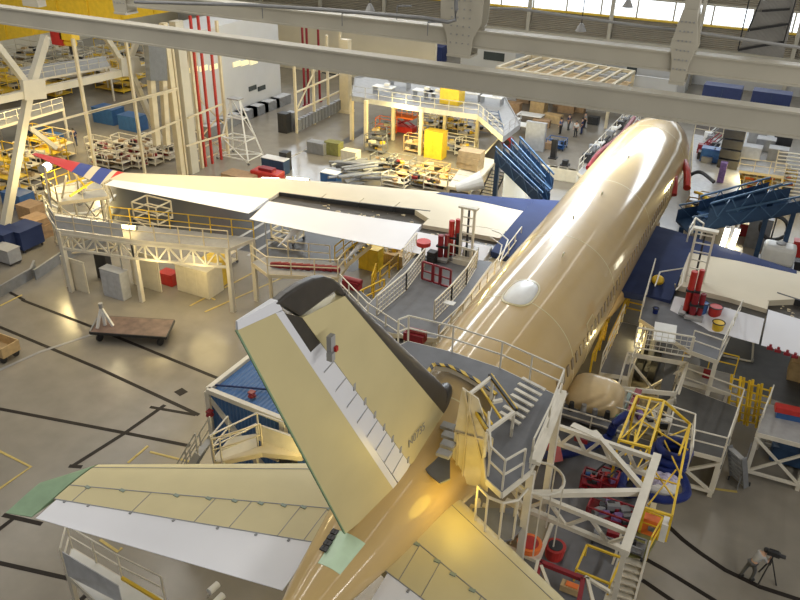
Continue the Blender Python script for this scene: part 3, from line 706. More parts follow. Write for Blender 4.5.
# white cabin + open roof frame beyond the nose
a = WY(468, 50, 36); b = WY(508, 64, 36)
t = thing('site_cabin', 'white portable cabin with a dark window behind the big joint', 'cabin', ((a.x+b.x)/2, 38, 0))
MB().box(((a.x+b.x)/2, 38, 1.6), (b.x-a.x+2, 4, 3.2)).build('body', 'wallw', t); MB().box((a.x*.35+b.x*.65, 35.97, 2.3), (3, .06, 1.1)).build('window_pane', 'glassy', t)
t = thing('site_cabin', 'white cabin with a dark doorway behind the slim joint', 'cabin', (-7, 39, 0))
MB().box((-7.5, 40, 1.7), (8, 3, 3.4)).build('body', 'wallw', t); MB().box((-10.5, 38.47, 1.5), (1.3, .06, 2.8)).build('doorway', 'glassy', t)
t = thing('roof_frame', 'open cream joist frame over a room behind the nearest girder', 'frame', WY(560, 75, 12))
P = [WY(u, v, yy) for u, v, yy in ((497, 67, 4), (531, 55, 13), (632, 71, 13), (608, 84, 4))]
zt = 4.6
P = [W(u, v, zt) for u, v in ((497, 68), (531, 56), (634, 72), (612, 86))]
mb = MB()
for a_, b_ in zip(P, P[1:]+P[:1]): mb.bar(a_, b_, .35)
mb.build('edge_beam', 'creamsteel', t)
for i in range(1, 9):
    f = i/9; MB().bar(P[0].lerp(P[3], f), P[1].lerp(P[2], f), .28).build('joist', 'creamsteel', t)
MB().bar(P[0].lerp(P[1], .5), P[3].lerp(P[2], .5), .25).build('purlin', 'midgrey', t)
for p_ in P: MB().bar(p_, V((p_.x, p_.y, 0)), .3).build('post', 'creamsteel', t)
cc = sum(P, V((0, 0, 0)))/4; MB().slab([V((x.x, x.y, zt-1.2)) for x in P], (0, 0, .06)).build('room_ceiling', 'wood', t)
mb = MB()
# ================================================================== DOCKS AROUND THE AIRCRAFT
def poly_at(uv, z): return [W(u, v, z) for u, v in uv]
def dock(name, label, uv, z, rails=None, deck='deck', legs=True, cat='platform', th=.22, steel='steel', base=None, brace=False, rail_h=1.1, legw=.16, skirt=True, rmat=None):
    P = poly_at(uv, z); c = sum(P, V((0, 0, 0)))/len(P)
    t = thing(name, label, cat, (c.x, c.y, 0))
    if deck: MB().slab([p-V((0, 0, .06)) for p in P], (0, 0, .06)).build('deck', deck, t)
    if skirt:
        mb = MB()
        for a, b in zip(P, P[1:]+P[:1]): mb.bar(a-V((0, 0, .12)), b-V((0, 0, .12)), .08, th)
        mb.build('edge_frame', steel, t)
    idx = range(len(P)) if legs is True else (legs or [])
    for i in idx:
        p = P[i]+(c-P[i]).normalized()*.12; MB().bar(V((p.x, p.y, 0)), p-V((0, 0, .1)), legw).build('leg', steel, t)
    if brace:
        ii = list(idx)
        for i, j in zip(ii, ii[1:]):
            a, b = P[i], P[j]; MB().bar((a.x, a.y, .3), b-V((0, 0, .3)), legw*.6).build('brace', steel, t); MB().bar((b.x, b.y, .3), a-V((0, 0, .3)), legw*.6).build('brace', steel, t)
            MB().bar((a.x, a.y, .35), (b.x, b.y, .35), legw*.7).build('tie', steel, t)
    for seg in (rails or []):
        MB_ = rail(MB(), [P[i] for i in seg], rail_h); MB_.build('guardrail', rmat or steel, t)
    return t, P, c
def railthing(uv, z, label, m='steel', h=1.1, name='guardrail'):
    P = poly_at(uv, z); return tag(rail(MB(), P, h).build(name, m, origin=P[0]), label, 'railing')
def mesh_panel(mb, a, b, h, n=3):
    """framed railing panel with thin infill rods"""
    a, b = V(a), V(b); up = V((0, 0, h))
    mb.bar(a, b, .06); mb.bar(a+up, b+up, .07); mb.bar(a, a+up, .07); mb.bar(b, b+up, .07); k = max(2, int((b-a).length/.28))
    for i in range(1, k): p = a.lerp(b, i/k); mb.bar(p, p+up, .022)
    for j in range(1, n+1): mb.bar(a+up*(j/(n+1)), b+up*(j/(n+1)), .03)
    return mb
def stairs(t, top, bot, width, n, m='steel', side=None, rails=True, rm=None, tread='midgrey'):
    top, bot = V(top), V(bot); d = bot-top; h = V((d.x, d.y, 0)).normalized(); s = V((-h.y, h.x, 0))*width/2
    for k in (-1, 1):
        MB().bar(top+s*k, bot+s*k, .06, .26).build('stringer', m, t)
        if rails:
            mb = MB(); mb.bar(top+s*k+V((0, 0, 1)), bot+s*k+V((0, 0, 1)), .05); mb.bar(top+s*k+V((0, 0, .5)), bot+s*k+V((0, 0, .5)), .04)
            for i in range(4): p = (top+s*k).lerp(bot+s*k, i/3); mb.bar(p, p+V((0, 0, 1)), .05)
            mb.build('handrail', rm or m, t)
    for i in range(n):
        p = top.lerp(bot, (i+.5)/n); MB().bar(p-s, p+s, .28, .04).build('tread', tread, t)
# --- port wing dock: big grey deck between fuselage and flap
t, P, c = dock('work_platform', 'grey deck with white panel rails and red gate beside the port wing root', [(393, 333), (436, 338), (492, 262), (420, 250), (352, 322)], 4.4, legs=(0, 1, 3, 4), legw=.2)
D = lambda u, v, z=4.4: W(u, v, z)
for i, (a, b) in enumerate((((377, 315), (406, 290)), ((406, 290), (424, 266)), ((403, 266), (416, 250)), ((434, 320), (451, 303)), ((451, 303), (466, 285)), ((466, 285), (476, 268)))):
    mesh_panel(MB(), D(*a), D(*b), 1.1).build('railing_panel', 'steel', t)
mb = mesh_panel(MB(), D(448, 261), D(474, 268), 1.1, 1)
mb.build('railing_panel', 'steel', t)
ga, gb = D(422, 280), D(450, 289)
g = MB()
for f0, f1 in ((0, .36), (.40, .62), (.66, 1)):
    a, b = ga.lerp(gb, f0), ga.lerp(gb, f1); g.bar(a+V((0, 0, .1)), b+V((0, 0, .1)), .09); g.bar(a+V((0, 0, 1.15)), b+V((0, 0, 1.15)), .09)
    g.bar(a+V((0, 0, .1)), a+V((0, 0, 1.15)), .1); g.bar(b+V((0, 0, .1)), b+V((0, 0, 1.15)), .1); g.bar(a+V((0, 0, .6)), b+V((0, 0, .6)), .07)
g.build('gate', 'redtrim', t)['label'] = 'dark red folding gate'
MB().box(D(449, 313)+V((0, 0, .6)), (.55, .4, .04)).build('notice_board', 'white', t)
# sloped stair/walk beside fuselage with warm light
t2, P2_, c2 = dock('side_walkway', 'narrow cream walkway hugging the port side of the fuselage', [(438, 345), (462, 322), (520, 243), (508, 240), (470, 283), (430, 335)], 4.15, legs=(0, 2), rails=[(0, 1, 2)], deck='creamsteel', steel='creamsteel')
# jack columns standing on the wing dock
def lift_column(u, v, z, h, label, m='red'):
    p = W(u, v, z); t = thing('lifting_jack', label, 'jack', p)
    MB().base(p, (.9, .9, .15)).build('foot', 'midgrey', t)
    MB().cyl(p+V((-.13, 0, .1)), p+V((-.13, 0, h)), .17, n=14).build('cylinder', m, t); MB().cyl(p+V((.2, .1, .1)), p+V((.2, .1, h*1.05)), .14, n=12).build('cylinder', m, t)
    MB().box(p+V((0, 0, h*.55)), (.7, .35, .12)).build('clamp', 'dark', t); return t
lift_column(452, 257, 4.45, 2.3, 'tall bright red twin hydraulic cylinder on the port wing dock')
lift_column(442, 259, 4.45, 1.5, 'shorter dark red machine left of the twin red cylinders', 'redtrim')
p = W(423, 259, 4.45); t = thing('fan_stand', 'round red fan head on a black stand on the port dock', 'fan', p)
MB().cyl(p+V((0, 0, .9)), p+V((0, 0, 1.15)), .42, n=18).build('fan_head', 'red', t); MB().cyl(p, p+V((0, 0, .9)), .12).build('stand', 'dark', t); MB().base(p, (.5, .5, .1)).build('base', 'dark', t)
for i, (u, v, w_, d_, h_, m_, lb) in enumerate(((432, 262, .5, .5, .7, 'dark', 'low black bin beside the red fan'), (458, 258, .3, .3, 1.6, 'dark', 'narrow black cabinet right of the red cylinders'), (470, 260, .8, .6, .8, 'midgrey', 'grey tool box on the port dock beside the mast'))):
    p = W(u, v, 4.45); tag(MB().base((0, 0, 0), (w_, d_, h_)).box((0, 0, h_*.55), (w_*1.06, d_*1.06, .05)).build('tool_box', m_, origin=None, bevel=.02), lb, 'tool box').location = p
def mast(u, v, z, h, w, label, m='steel'):
    p = W(u, v, z); t = thing('lift_mast', label, 'mast', p)
    for dx in (-w/2, w/2):
        MB().bar(p+V((dx, 0, 0)), p+V((dx, 0, h)), .12).build('upright', m, t)
    mb = MB(); n = int(h/.5)
    for i in range(n): mb.bar(p+V((-w/2, 0, .3+i*.5)), p+V((w/2, 0, .3+i*.5)), .06)
    mb.build('rung', m, t); MB().bar(p+V((0, .1, 0)), p+V((0, .1, h)), .1).build('spindle', 'dark', t)
    MB().base(p-V((0, 0, .05)), (w+.5, .8, .3)).build('base', m, t); MB().box(p+V((0, 0, h)), (w+.35, .4, .12)).build('head', m, t); return t
mast(465, 262, 4.45, 3.4, .75, 'pale ladder-like lift mast on the port wing dock')
# port railing piece by the navy root
t = thing('guardrail', 'curved white tubular guardrail over the navy port wing root', 'railing', W(500, 262, 4.7))
MB().path([W(u, v, 5.4) for u, v in ((500, 262), (508, 240), (500, 233), (492, 230))], .04).build('rail_tube', 'steel', t); MB().path([W(u, v, 5.0) for u, v in ((498, 262), (502, 245), (490, 237))], .035).build('rail_tube', 'steel', t)

# --- starboard wing dock
t, P, c = dock('work_platform', 'grey deck with white rails beside the starboard wing root', [(640, 318), (652, 276), (738, 318), (718, 360), (690, 350)], 4.4, legs=(0, 3), rails=[(1, 0), (2, 3, 4)], legw=.2)
mesh_panel(MB(), W(634, 347, 4.4), W(690, 357, 4.4), 1.1).build('railing_panel', 'steel', t)
MB().slab([W(u, v, 5.0) for u, v in ((655, 322), (677, 326), (675, 343), (653, 340))], (0, 0, .03)).build('notice_board', 'white', t)
lift_column(688, 313, 4.45, 2.4, 'red twin hydraulic cylinders on the starboard wing dock')
lift_column(694, 317, 4.45, 1.3, 'red curved pump beside the starboard twin cylinders', 'redtrim')
mast(692, 290, 4.45, 3.6, .9, 'pale ladder-like lift mast before the starboard wing')
for nm, u, v, m_, r_, h_, lb in (('bin', 713, 319, 'red', .34, .75, 'red round bin on the starboard dock'), ('bucket', 717, 330, 'yellow', .3, .45, 'yellow bucket on the starboard dock corner'), ('canister', 701, 316, 'blue', .25, .8, 'blue canister on the starboard dock'), ('small_pot', 655, 313, 'hose', .15, .3, 'small dark blue pot on the starboard deck')):
    p = W(u, v, 4.42); t = thing(nm, lb, nm.replace('_', ' '), p); MB().cyl(p, p+V((0, 0, h_)), r_*.85, r_, 18).build('body', m_, t); MB().path([p+V((math.cos(a)*r_, math.sin(a)*r_, h_)) for a in [2*PI*i/18 for i in range(18)]], .03, 6, True).build('rim', 'dark', t)
t = thing('guardrail', 'white tubular guardrail on the navy starboard wing root', 'railing', W(660, 285, 4.6))
for z_ in (5.6, 5.15): MB().path([W(u, v, z_) for u, v in ((655, 286), (660, 272), (684, 268), (682, 284), (676, 290))], .04).build('rail_tube', 'steel', t)
MB().bar(W(676, 290, 4.5), W(675, 284, 5.6), .06).build('post', 'steel', t)
p = W(657, 284, 4.6); tag(MB().ball(V((0, 0, 0)), .35, (1, 1, .8)).build('cable_reel', 'yellow', smooth=True), 'round yellow reel on the navy starboard root', 'reel').location = p+V((0, 0, .25))
# yellow ladders along the starboard side
def ladder(a, b, w, m, label, name='ladder', n=9, cat='ladder'):
    a, b = V(a), V(b); d = (b-a); s = V((1, 0, 0)) if abs(d.x) < abs(d.y)+abs(d.z) else V((0, 1, 0))
    t = thing(name, label, cat, a)
    for k in (-.5, .5): MB().bar(a+s*w*k, b+s*w*k, .09).build('stile', m, t)
    for i in range(n): p = a.lerp(b, (i+.5)/n); MB().bar(p-s*w/2, p+s*w/2, .06).build('rung', m, t)
    return t
ladder(W(632, 312, 3.0), W(646, 272, 4.4), 1.1, 'yellow', 'bright yellow ladder between fuselage and starboard wing dock', n=7)
for i, (a, b) in enumerate((((598, 348), (618, 300)), ((606, 356), (628, 306)), ((590, 372), (604, 340)))):
    t = tag(rail(MB(), [W(*a, 2.6), W(*b, 2.6)], 1.1, .04, 1.0).build('guardrail', 'yellow', origin=W(*a, 2.6)), ['yellow rail nearest the starboard windows', 'second yellow rail beside the starboard fuselage', 'lowest yellow rail beside the starboard fuselage'][i], 'railing')
t, P, c = dock('step_platform', 'narrow stepped grey walkway between fuselage and starboard dock', [(600, 372), (628, 376), (648, 328), (622, 322)], 3.0, rails=[(0, 3), (1, 2)], legs=True, steel='steel')
# white panel gantry legs right of it (cream truss below the dock)
t, P, c = dock('scaffold_tower', 'cream scaffold tower in front of the starboard wing dock', [(628, 352), (688, 362), (676, 392), (618, 386)], 3.6, legs=True, brace=True, deck=None, steel='steel', legw=.18)
t = thing('step_plank', 'long dark grey plank sloping down inside the cream tower', 'plank', W(660, 400, 1)); MB().bar(W(672, 362, 3.2), W(662, 410, 1.4), .55, .08).build('board', 'deckdark', t); MB().bar(W(672, 362, 3.1), W(662, 410, 1.3), .1, .1).build('spine', 'steel', t)
# --- mid right platform
t, P, c = dock('work_platform', 'dark decked white platform on tall legs, right of the yellow scaffold', [(660, 442), (722, 458), (739, 408), (676, 384)], 2.3, legs=True, rails=[(0, 1, 2, 3)], deck='deckdark', brace=True, legw=.2)
t, P, c = dock('side_gallery', 'narrow yellow-railed gallery behind the dark decked platform', [(682, 362), (734, 375), (730, 392), (676, 378)], 2.6, legs=True, rails=[(0, 1)], deck='midgrey', rmat='yellow', legw=.12)
p = W(707, 377, 2.65); tag(MB().base((0, 0, 0), (.45, .3, .35)).box((0, -.16, .2), (.2, .02, .1)).build('control_box', 'redtrim'), 'small dark red box on the yellow-railed gallery', 'box').location = p
for i, (a, b) in enumerate((((733, 420), (738, 376)), ((741, 424), (747, 378)), ((750, 426), (756, 382)), ((759, 424), (765, 386)))):
    A, B = W(*a, 1.0), W(*b, 3.4)
    ladder(A, B, .55, 'yellow', ['leftmost', 'second from left', 'third from left', 'rightmost'][i]+' of four yellow ladder frames by the gallery end', n=6)
t, P, c = dock('trestle_platform', 'pale cross-braced trestle platform at the right edge', [(757, 432), (815, 447), (820, 418), (768, 404)], 2.6, legs=True, brace=True, deck='midgrey', legw=.18, rails=[(0, 3)])
t = thing('boat_cradle', 'long red and blue padded cradle on the right trestle', 'cradle', W(790, 415, 2.7)); MB().bar(W(776, 412, 2.75), W(815, 420, 2.75), .5, .35).build('lower_pad', 'blue', t); MB().bar(W(775, 407, 3.1), W(818, 416, 3.1), .45, .25).build('upper_pad', 'red', t)
# mobile steps and blue bins at the right
p0, p1 = W(737, 452, 2.0), W(739, 481, .1)
t = thing('mobile_steps', 'small grey wheeled steps on the right-hand floor', 'steps', (p1.x, p1.y, 0)); stairs(t, p0, p1, .9, 7, 'grey', rails=False)
for dx in (-.45, .45): MB().cyl((p1.x+dx-.04, p1.y, .1), (p1.x+dx+.04, p1.y, .1), .1, n=12).build('wheel', 'dark', t); MB().bar((p0.x+dx, p0.y, 0), (p0.x+dx, p0.y, 2.7), .05).build('upright', 'grey', t)
def tub(u, v, sx, sy, h, m_, label, rz=0, z=0, name='storage_bin', cat='bin'):
    p = W(u, v, z); t = thing(name, label, cat, p)
    MB().box(p+V((0, 0, h*.55)), (sx, sy, h*.8)).build('body', m_, t, bevel=.03); MB().box(p+V((0, 0, h*.96)), (sx*1.05, sy*1.05, .07)).build('lid', m_, t)
    for dx in (-1, 1):
        for dy in (-1, 1): MB().cyl(p+V((dx*sx*.4-.03, dy*sy*.4, .09)), p+V((dx*sx*.4+.03, dy*sy*.4, .09)), .09, n=10).build('caster', 'dark', t)
    return t
tub(790, 462, 1.9, 1.1, 1.0, 'bluesteel', 'blue-grey wheeled bin at the right edge')
tub(797, 449, 1.2, 1.0, 1.5, 'bluesteel', 'taller blue-grey bin behind the wheeled one at the right edge')
# rolling white trestle under the starboard flap
t = thing('rolling_trestle', 'white trestle on wheels under the starboard flap', 'trestle', W(735, 360))
A, B, Cc, D_ = W(722, 356), W(752, 362), W(732, 320), W(750, 322)
mb = MB()
MB().bar(A, B, .12).build('foot_beam', 'steel', t)
for a, b in ((A, Cc+V((0, 0, 1.6))), (B, D_+V((0, 0, 1.6)))): MB().bar(a, b, .1).build('upright', 'steel', t)
MB().bar(Cc+V((0, 0, 1.6)), D_+V((0, 0, 1.6)), .3, .2).build('cradle', 'wood', t)
for q in (A, B): MB().cyl(q+V((-.06, 0, .1)), q+V((.06, 0, .1)), .12, n=12).build('wheel', 'midgrey', t)
# red clamps hanging on the starboard inner flap edge
for i, u in enumerate((772, 780, 789, 797)):
    p = SW(u, 341+(u-772)*.33, 0); tag(MB().box((0, 0, 0), (.28, .12, .14)).box((0, .08, .05), (.12, .1, .22)).build('edge_clamp', 'redtrim'), 'dark red clamp on the edge of the starboard outboard flap', 'clamp', 'red clamps on the starboard flap edge').location = p-V((0, .1, .35))
p = W(797, 352, 1.2); t = thing('timber_crate', 'tall wooden crate stack cut by the right picture edge', 'crate', (p.x+.5, p.y-.6, 0)); MB().base((p.x+.6, p.y-.6, 0), (1.6, 1.2, 2.2)).build('body', 'wood', t); MB().box((p.x+.6, p.y-1.22, 1.1), (1.7, .06, .15)).build('batten', 'wood', t)
# --- tail dock over the crown
ZD = 8.85
uvd = [(398, 346), (408, 341), (452, 352), (500, 368), (562, 398), (548, 432), (530, 470), (502, 492), (487, 478), (484, 440), (496, 394), (476, 380), (462, 372), (449, 366), (434, 364), (427, 373), (414, 372)]
t, P, c = dock('tail_dock', 'grey upper deck bridging the crown in front of the fin, white railings', uvd, ZD, legs=False, skirt=True, cat='platform')
rail(MB(), [W(u, v, ZD) for u, v in ((398, 345), (408, 341), (452, 352), (500, 368), (560, 396))], 1.1).build('guardrail', 'steel', t)
rail(MB(), [W(u, v, ZD) for u, v in ((560, 397), (547, 432), (530, 468))], 1.1).build('guardrail', 'steel', t)
rail(MB(), [W(u, v, ZD) for u, v in ((486, 440), (488, 476), (502, 490), (522, 478))], 1.1).build('guardrail', 'steel', t)
MB().bar(W(562, 392, ZD+.1), W(534, 462, ZD+.1), .3, .18).build('side_box_beam', 'steel', t); MB().bar(W(565, 394, ZD+.9), W(538, 464, ZD+.9), .12, .12).build('side_box_beam', 'steel', t)
# hazard-striped toe plates along the cut-out
M['hazard'] = mat('hazard_stripe_tape', (.6, .4, .02), .5); nt = M['hazard'].node_tree; wv = nt.nodes.new('ShaderNodeTexWave'); wv.inputs['Scale'].default_value = 1.6; wv.bands_direction = 'DIAGONAL'
tcx = nt.nodes.new('ShaderNodeTexCoord'); nt.links.new(tcx.outputs['Object'], wv.inputs['Vector']); r_ = nt.nodes.new('ShaderNodeValToRGB'); r_.color_ramp.interpolation = 'CONSTANT'
r_.color_ramp.elements[0].color = (.02, .02, .02, 1); r_.color_ramp.elements[1].position = .5; r_.color_ramp.elements[1].color = (.6, .4, .02, 1); nt.links.new(wv.outputs['Fac'], r_.inputs['Fac']); nt.links.new(r_.outputs['Color'], nt.nodes['Principled BSDF'].inputs['Base Color'])
mb = MB(); cut = [(496, 394), (476, 380), (462, 372), (449, 366), (434, 364), (427, 373), (414, 372)]
cp = [W(u, v, ZD+.03) for u, v in cut]
for a, b in zip(cp, cp[1:]): mb.bar(a, b, .14, .05)
mb.build('hazard_edge', 'hazard', t)['label'] = 'yellow and black striped edge'
# support legs of the tail dock
for (u, v) in ((400, 345), (560, 400), (532, 468)):
    p = W(u, v, ZD); MB().bar(V((p.x, p.y, 0)), p-V((0, 0, .15)), .22).build('leg', 'steel', t)
# dark deck flap port of the fin, and the small lower landing starboard of the root
t = thing('landing_plate', 'small grey stepped landing beside the fin root', 'platform', W(438, 462, 7.9))
MB().slab([W(u, v, 7.9) for u, v in ((419, 463), (443, 448), (450, 452), (450, 480), (440, 484), (430, 476))], (0, 0, .06)).build('deck', 'deck', t)
mb = MB()
for i, (u, v) in enumerate(((448, 428), (449, 437), (448, 446), (444, 455))): MB().base(W(u, v, 8.3), (.45, .3, .12)).build('bracket', 'midgrey', t)
# tall canvas-white panel screen
t = thing('panel_screen', 'tall off-white folding panel screen beside the fin root', 'screen', W(465, 480, 5))
yq = W(468, 484, 6.9).y
q = [WY(u, v, yq) for u, v in ((462, 388), (478, 399), (486, 425), (483, 488), (450, 480), (455, 430))]
MB().slab(q, (0, .06, 0)).build('panel', 'sheet', t)
for a, b in (((464, 390), (484, 470)), ((458, 432), (456, 478)), ((470, 393), (462, 480)), ((455, 432), (484, 440))): MB().bar(WY(*a, yq-.04), WY(*b, yq-.04), .06).build('rib', 'creamsteel', t)
q2 = [W(u, v, z) for u, v, z in ((484, 430, 9.6), (492, 438, 9.6), (486, 492, 7.0), (480, 486, 7.0))]
MB().slab(q2, (.05, .0, 0)).build('panel', 'sheet', t)
# upper step frame with black and yellow handrails
t = thing('bridge_steps', 'short stepped bridge with black and yellow handrails on the upper deck', 'steps', W(490, 385, ZD))
for (a, za), (b, zb) in ((((490, 375), 9.8), ((516, 410), 9.8)), (((465, 392), 9.8), ((487, 430), 9.8))):
    MB().bar(W(*a, za), W(*b, zb), .12).build('handrail', 'hazard', t)
for i in range(7):
    f = i/6; MB().bar(W(500, 412, ZD+.15).lerp(W(522, 378, ZD+.15), f), W(520, 424, ZD+.15).lerp(W(545, 390, ZD+.15), f), .14, .05).build('tread', 'steel', t)
for a, b in (((466, 397), (493, 376)), ((487, 432), (514, 412)), ((493, 402), (502, 400))): MB().bar(W(*a, 9.8), W(*b, 9.8), .1).build('cross_tube', 'steel', t)
for u, v in ((466, 397), (493, 376), (487, 432), (514, 412)): p = W(u, v, 9.8); MB().bar(p, V((p.x, p.y, ZD)), .08).build('post', 'steel', t)
# yellow bars on white frame
for i, (a, b) in enumerate((((472, 395), (492, 424)), ((481, 388), (502, 420)))): tag(MB().bar(W(*a, 9.35), W(*b, 9.35), .06).build('toe_bar', 'yellow', origin=W(*a, 9.35)), ['left', 'right'][i]+' one of two thin yellow bars across the stepped bridge', 'bar')
# caged landing below (hoop rails)
t = thing('caged_landing', 'curved cream landing with hoop rails behind the starboard tailplane', 'platform', W(500, 500, 6.5))
arc = [(478, 486), (488, 497), (503, 503), (518, 500), (528, 488)]
for z_ in (8.1, 7.6, 7.1): MB().path([W(u, v, z_) for u, v in arc], .05).build('hoop', 'steel', t)
for u, v in arc: p = W(u, v, 8.1); MB().bar(p, V((p.x, p.y, 6.5)), .06).build('post', 'steel', t)
MB().slab([V((p.x, p.y, 6.45)) for p in [W(u, v, 8.1) for u, v in ((476, 470), arc[0], arc[1], arc[2], arc[3], arc[4], (520, 470))]], (0, 0, .06)).build('deck', 'deck', t)
t = thing('safety_cage', 'round white safety hoop above the caged ladder', 'cage', W(540, 470, 7))
for z_ in (7.9, 7.4):
    c0 = W(540, 478, z_); MB().path([c0+V((math.cos(a)*.75, math.sin(a)*.75, 0)) for a in [2*PI*i/20 for i in range(20)]], .04, 6, True).build('hoop', 'steel', t)
c0 = W(540, 478, 7.9)
for i in range(5):
    a = -PI*.75+i*PI*.375; p = c0+V((math.cos(a)*.75, math.sin(a)*.75, 0)); MB().bar(p, p-V((0, 0, 2.6)), .04).build('cage_bar', 'steel', t)
# yellow-lit cream frame tower between tailplane and dock
t = thing('cream_scaffold', 'warm-lit cream scaffold frame behind the starboard tailplane root', 'scaffold', W(490, 540, 3))
for a, b, za, zb in (((478, 500), (472, 545), 6.8, 4.6), ((503, 505), (498, 545), 6.8, 4.6), ((527, 500), (507, 568), 6.8, 2.5), ((470, 507), (505, 518), 6.2, 6.2), ((470, 520), (500, 532), 5.6, 5.6), ((475, 535), (502, 546), 5.0, 5.0), ((485, 505), (482, 540), 6.5, 4.8)):
    MB().bar(W(*a, za), W(*b, zb), .16).build('frame_tube', 'creamsteel', t)
p = W(509, 521, 6.0); tag(MB().box((0, 0, 0), (.4, .25, .3)).box((0, -.15, -.12), (.15, .08, .3)).build('junction_box', 'blue'), 'small blue box on the cream frame behind the tailplane', 'box').location = p
p = W(490, 520, 5.9); tag(MB().box((0, 0, 0), (.35, .3, .5)).box((0, .2, 0), (.2, .1, .3)).build('switch_cabinet', 'creamsteel'), 'cream switch cabinet inside the warm-lit frame', 'box').location = p
# --- lower starboard dock
ZL = 3.8
uvl = [(522, 520), (512, 600), (516, 640), (590, 640), (618, 556), (634, 528), (664, 470), (652, 442), (560, 412), (548, 440)]
t, P, c = dock('work_platform', 'large grey lower deck with truss frame starboard of the tail', uvl, ZL, legs=(2, 6, 8), legw=.22)
lowdock = t
ZT = 6.4
A1, B1 = W(551, 424, ZT), W(654, 459, ZT); A1b, B1b = W(549, 433, ZT-.0), W(648, 470, ZT)
def ltruss(a, b, drop, n, name, label):
    t = thing(name, label, 'truss', a); a, b = V(a), V(b); u = V((0, 0, -drop))
    MB().bar(a, b, .16).build('top_chord', 'steel', t); MB().bar(a+u, b+u, .16).build('bottom_chord', 'steel', t)
    mb = MB()
    for i in range(n):
        p, q = a.lerp(b, i/n), a.lerp(b, (i+1)/n)
        mb.bar(p+u if i % 2 else p, q if i % 2 else q+u, .1)
    mb.build('lattice', 'steel', t); return t
ltruss(A1, B1, .75, 8, 'lattice_girder', 'white lattice girder across the far side of the lower dock')
A2_, B2_ = W(508, 484, ZT), W(634, 535, ZT)
ltruss(A2_, B2_, .75, 6, 'lattice_girder', 'white lattice girder across the near side of the lower dock')
t = thing('gantry_frame', 'white gantry side beam with long diagonal tubes over the lower dock', 'frame', W(640, 500, ZT))
MB().bar(W(657, 456, ZT), W(624, 553, ZT), .28, .25).build('side_beam', 'steel', t)
MB().bar(W(594, 432, ZT), W(646, 492, ZT), .18).build('diagonal_tube', 'steel', t); MB().bar(W(530, 494, ZT), W(643, 492, ZT), .2).build('cross_tube', 'steel', t)
MB().bar(W(600, 438, ZT+.05), W(572, 425, ZT+.05), .3, .1).build('side_plate', 'steel', t)
for u, v in ((655, 459), (625, 550)): p = W(u, v, ZT); MB().bar(p, V((p.x, p.y, 0)), .16).build('leg', 'steel', t)
MB().box(W(581, 440, ZT-.3), (.5, .1, .18)).build('name_plate', 'redtrim', t)
for i, uv in enumerate(((584, 442), (722, 382))): pass
# fenced openings: mesh floor panel and red portal
t = thing('mesh_gate', 'pale mesh floor gate with white frame at the near end of the dock', 'gate', W(540, 530, 4.6))
q = [W(u, v, 4.7) for u, v in ((528, 508), (554, 519), (538, 561), (502, 545))]
for a, b in zip(q, q[1:]+q[:1]): MB().bar(a, b, .13).build('frame_bar', 'steel', t)
MB().bar(q[0]+V((-.6, 0, 0)), q[2], .12).build('diagonal_bar', 'steel', t)
MB().slab(q, (0, 0, .02)).build('mesh', ridged(mat('cream_mesh', (.42, .38, .28), .6), 10, 'X', .03), t)
t = thing('red_portal', 'dark red and white portal frame at the bottom edge', 'frame', W(560, 590, 4.5))
for a, b in (((540, 562), (583, 579)), ((540, 562), (531, 604)), ((583, 579), (577, 612))): MB().bar(W(*a, 5.6), W(*b, 5.6), .14).build('frame_bar', 'redtrim', t)
for a, b in (((541, 566), (555, 604)), ((538, 560), (528, 606)), ((585, 577), (610, 592)), ((587, 578), (594, 606))): MB().bar(W(*a, 5.65), W(*b, 5.65), .1).build('outer_bar', 'steel', t)
p = W(571, 591, 3.9); t = thing('warning_plate', 'orange warning plate inside the red portal', 'sign', p); MB().base(p, (.7, .3, .25)).build('plate', 'wood', t); MB().box(p+V((0, 0, .28)), (.4, .2, .03)).build('stripe', 'orange', t)
# yellow square frame on deck
q = [W(u, v, ZL+.02) for u, v in ((587, 545), (620, 557), (612, 585), (576, 570))]; q = [W(u, v, ZL+.5) for u, v in ((587, 545), (622, 558), (610, 584), (576, 570))]
mb = MB()
for a, b in zip(q, q[1:]+q[:1]): mb.bar(a, b, .07)
for a in q: mb.bar(a, V((a.x, a.y, ZL)), .06)
tag(mb.build('hatch_guard', 'yellow', origin=V((q[0].x, q[0].y, ZL))), 'low yellow square guard frame on the lower deck', 'guard')
# white stair down with treads, landing and orange box
t = thing('stairway', 'white metal stairway descending at the bottom right of the dock', 'stairs', W(620, 600, 2))
p0 = W(642, 556, 3.7); p1 = W(632, 612, 1.0)
pl = [W(u, v, ZL) for u, v in ((634, 531), (657, 540), (646, 560), (622, 556))]
a, b = W(617, 553, ZL), W(645, 562, ZL); a2, b2 = W(600, 612, 1.9), W(629, 622, 1.9)
for i in range(9):
    f = (i+.5)/9; MB().bar(a.lerp(a2, f), b.lerp(b2, f), .30, .05).build('tread', 'steel', t)
for s0, s1 in ((a, a2), (b, b2)): MB().bar(s0, s1, .06, .25).build('stringer', 'steel', t)
mb = MB().bar(a+V((0, 0, 1)), a2+V((0, 0, 1)), .07); mb.bar(a+V((0, 0, .5)), a2+V((0, 0, .5)), .05)
for i in range(4): p = a.lerp(a2, i/3); mb.bar(p, p+V((0, 0, 1)), .05)
mb.build('handrail', 'steel', t)
mb = MB().bar(b+V((0, 0, 1)), b2+V((0, 0, 1)), .07)
for i in range(4): p = b.lerp(b2, i/3); mb.bar(p, p+V((0, 0, 1)), .05)
mb.build('handrail', 'steel', t)
MB().slab(pl, (0, 0, .05)).build('landing', 'olive', t); rail(MB(), [pl[0], pl[1], pl[2]], 1.1).build('guardrail', 'yellow', t)
p = W(648, 532, ZL); t = thing('control_cabinet', 'orange control cabinet with white side by the stair head', 'cabinet', p)
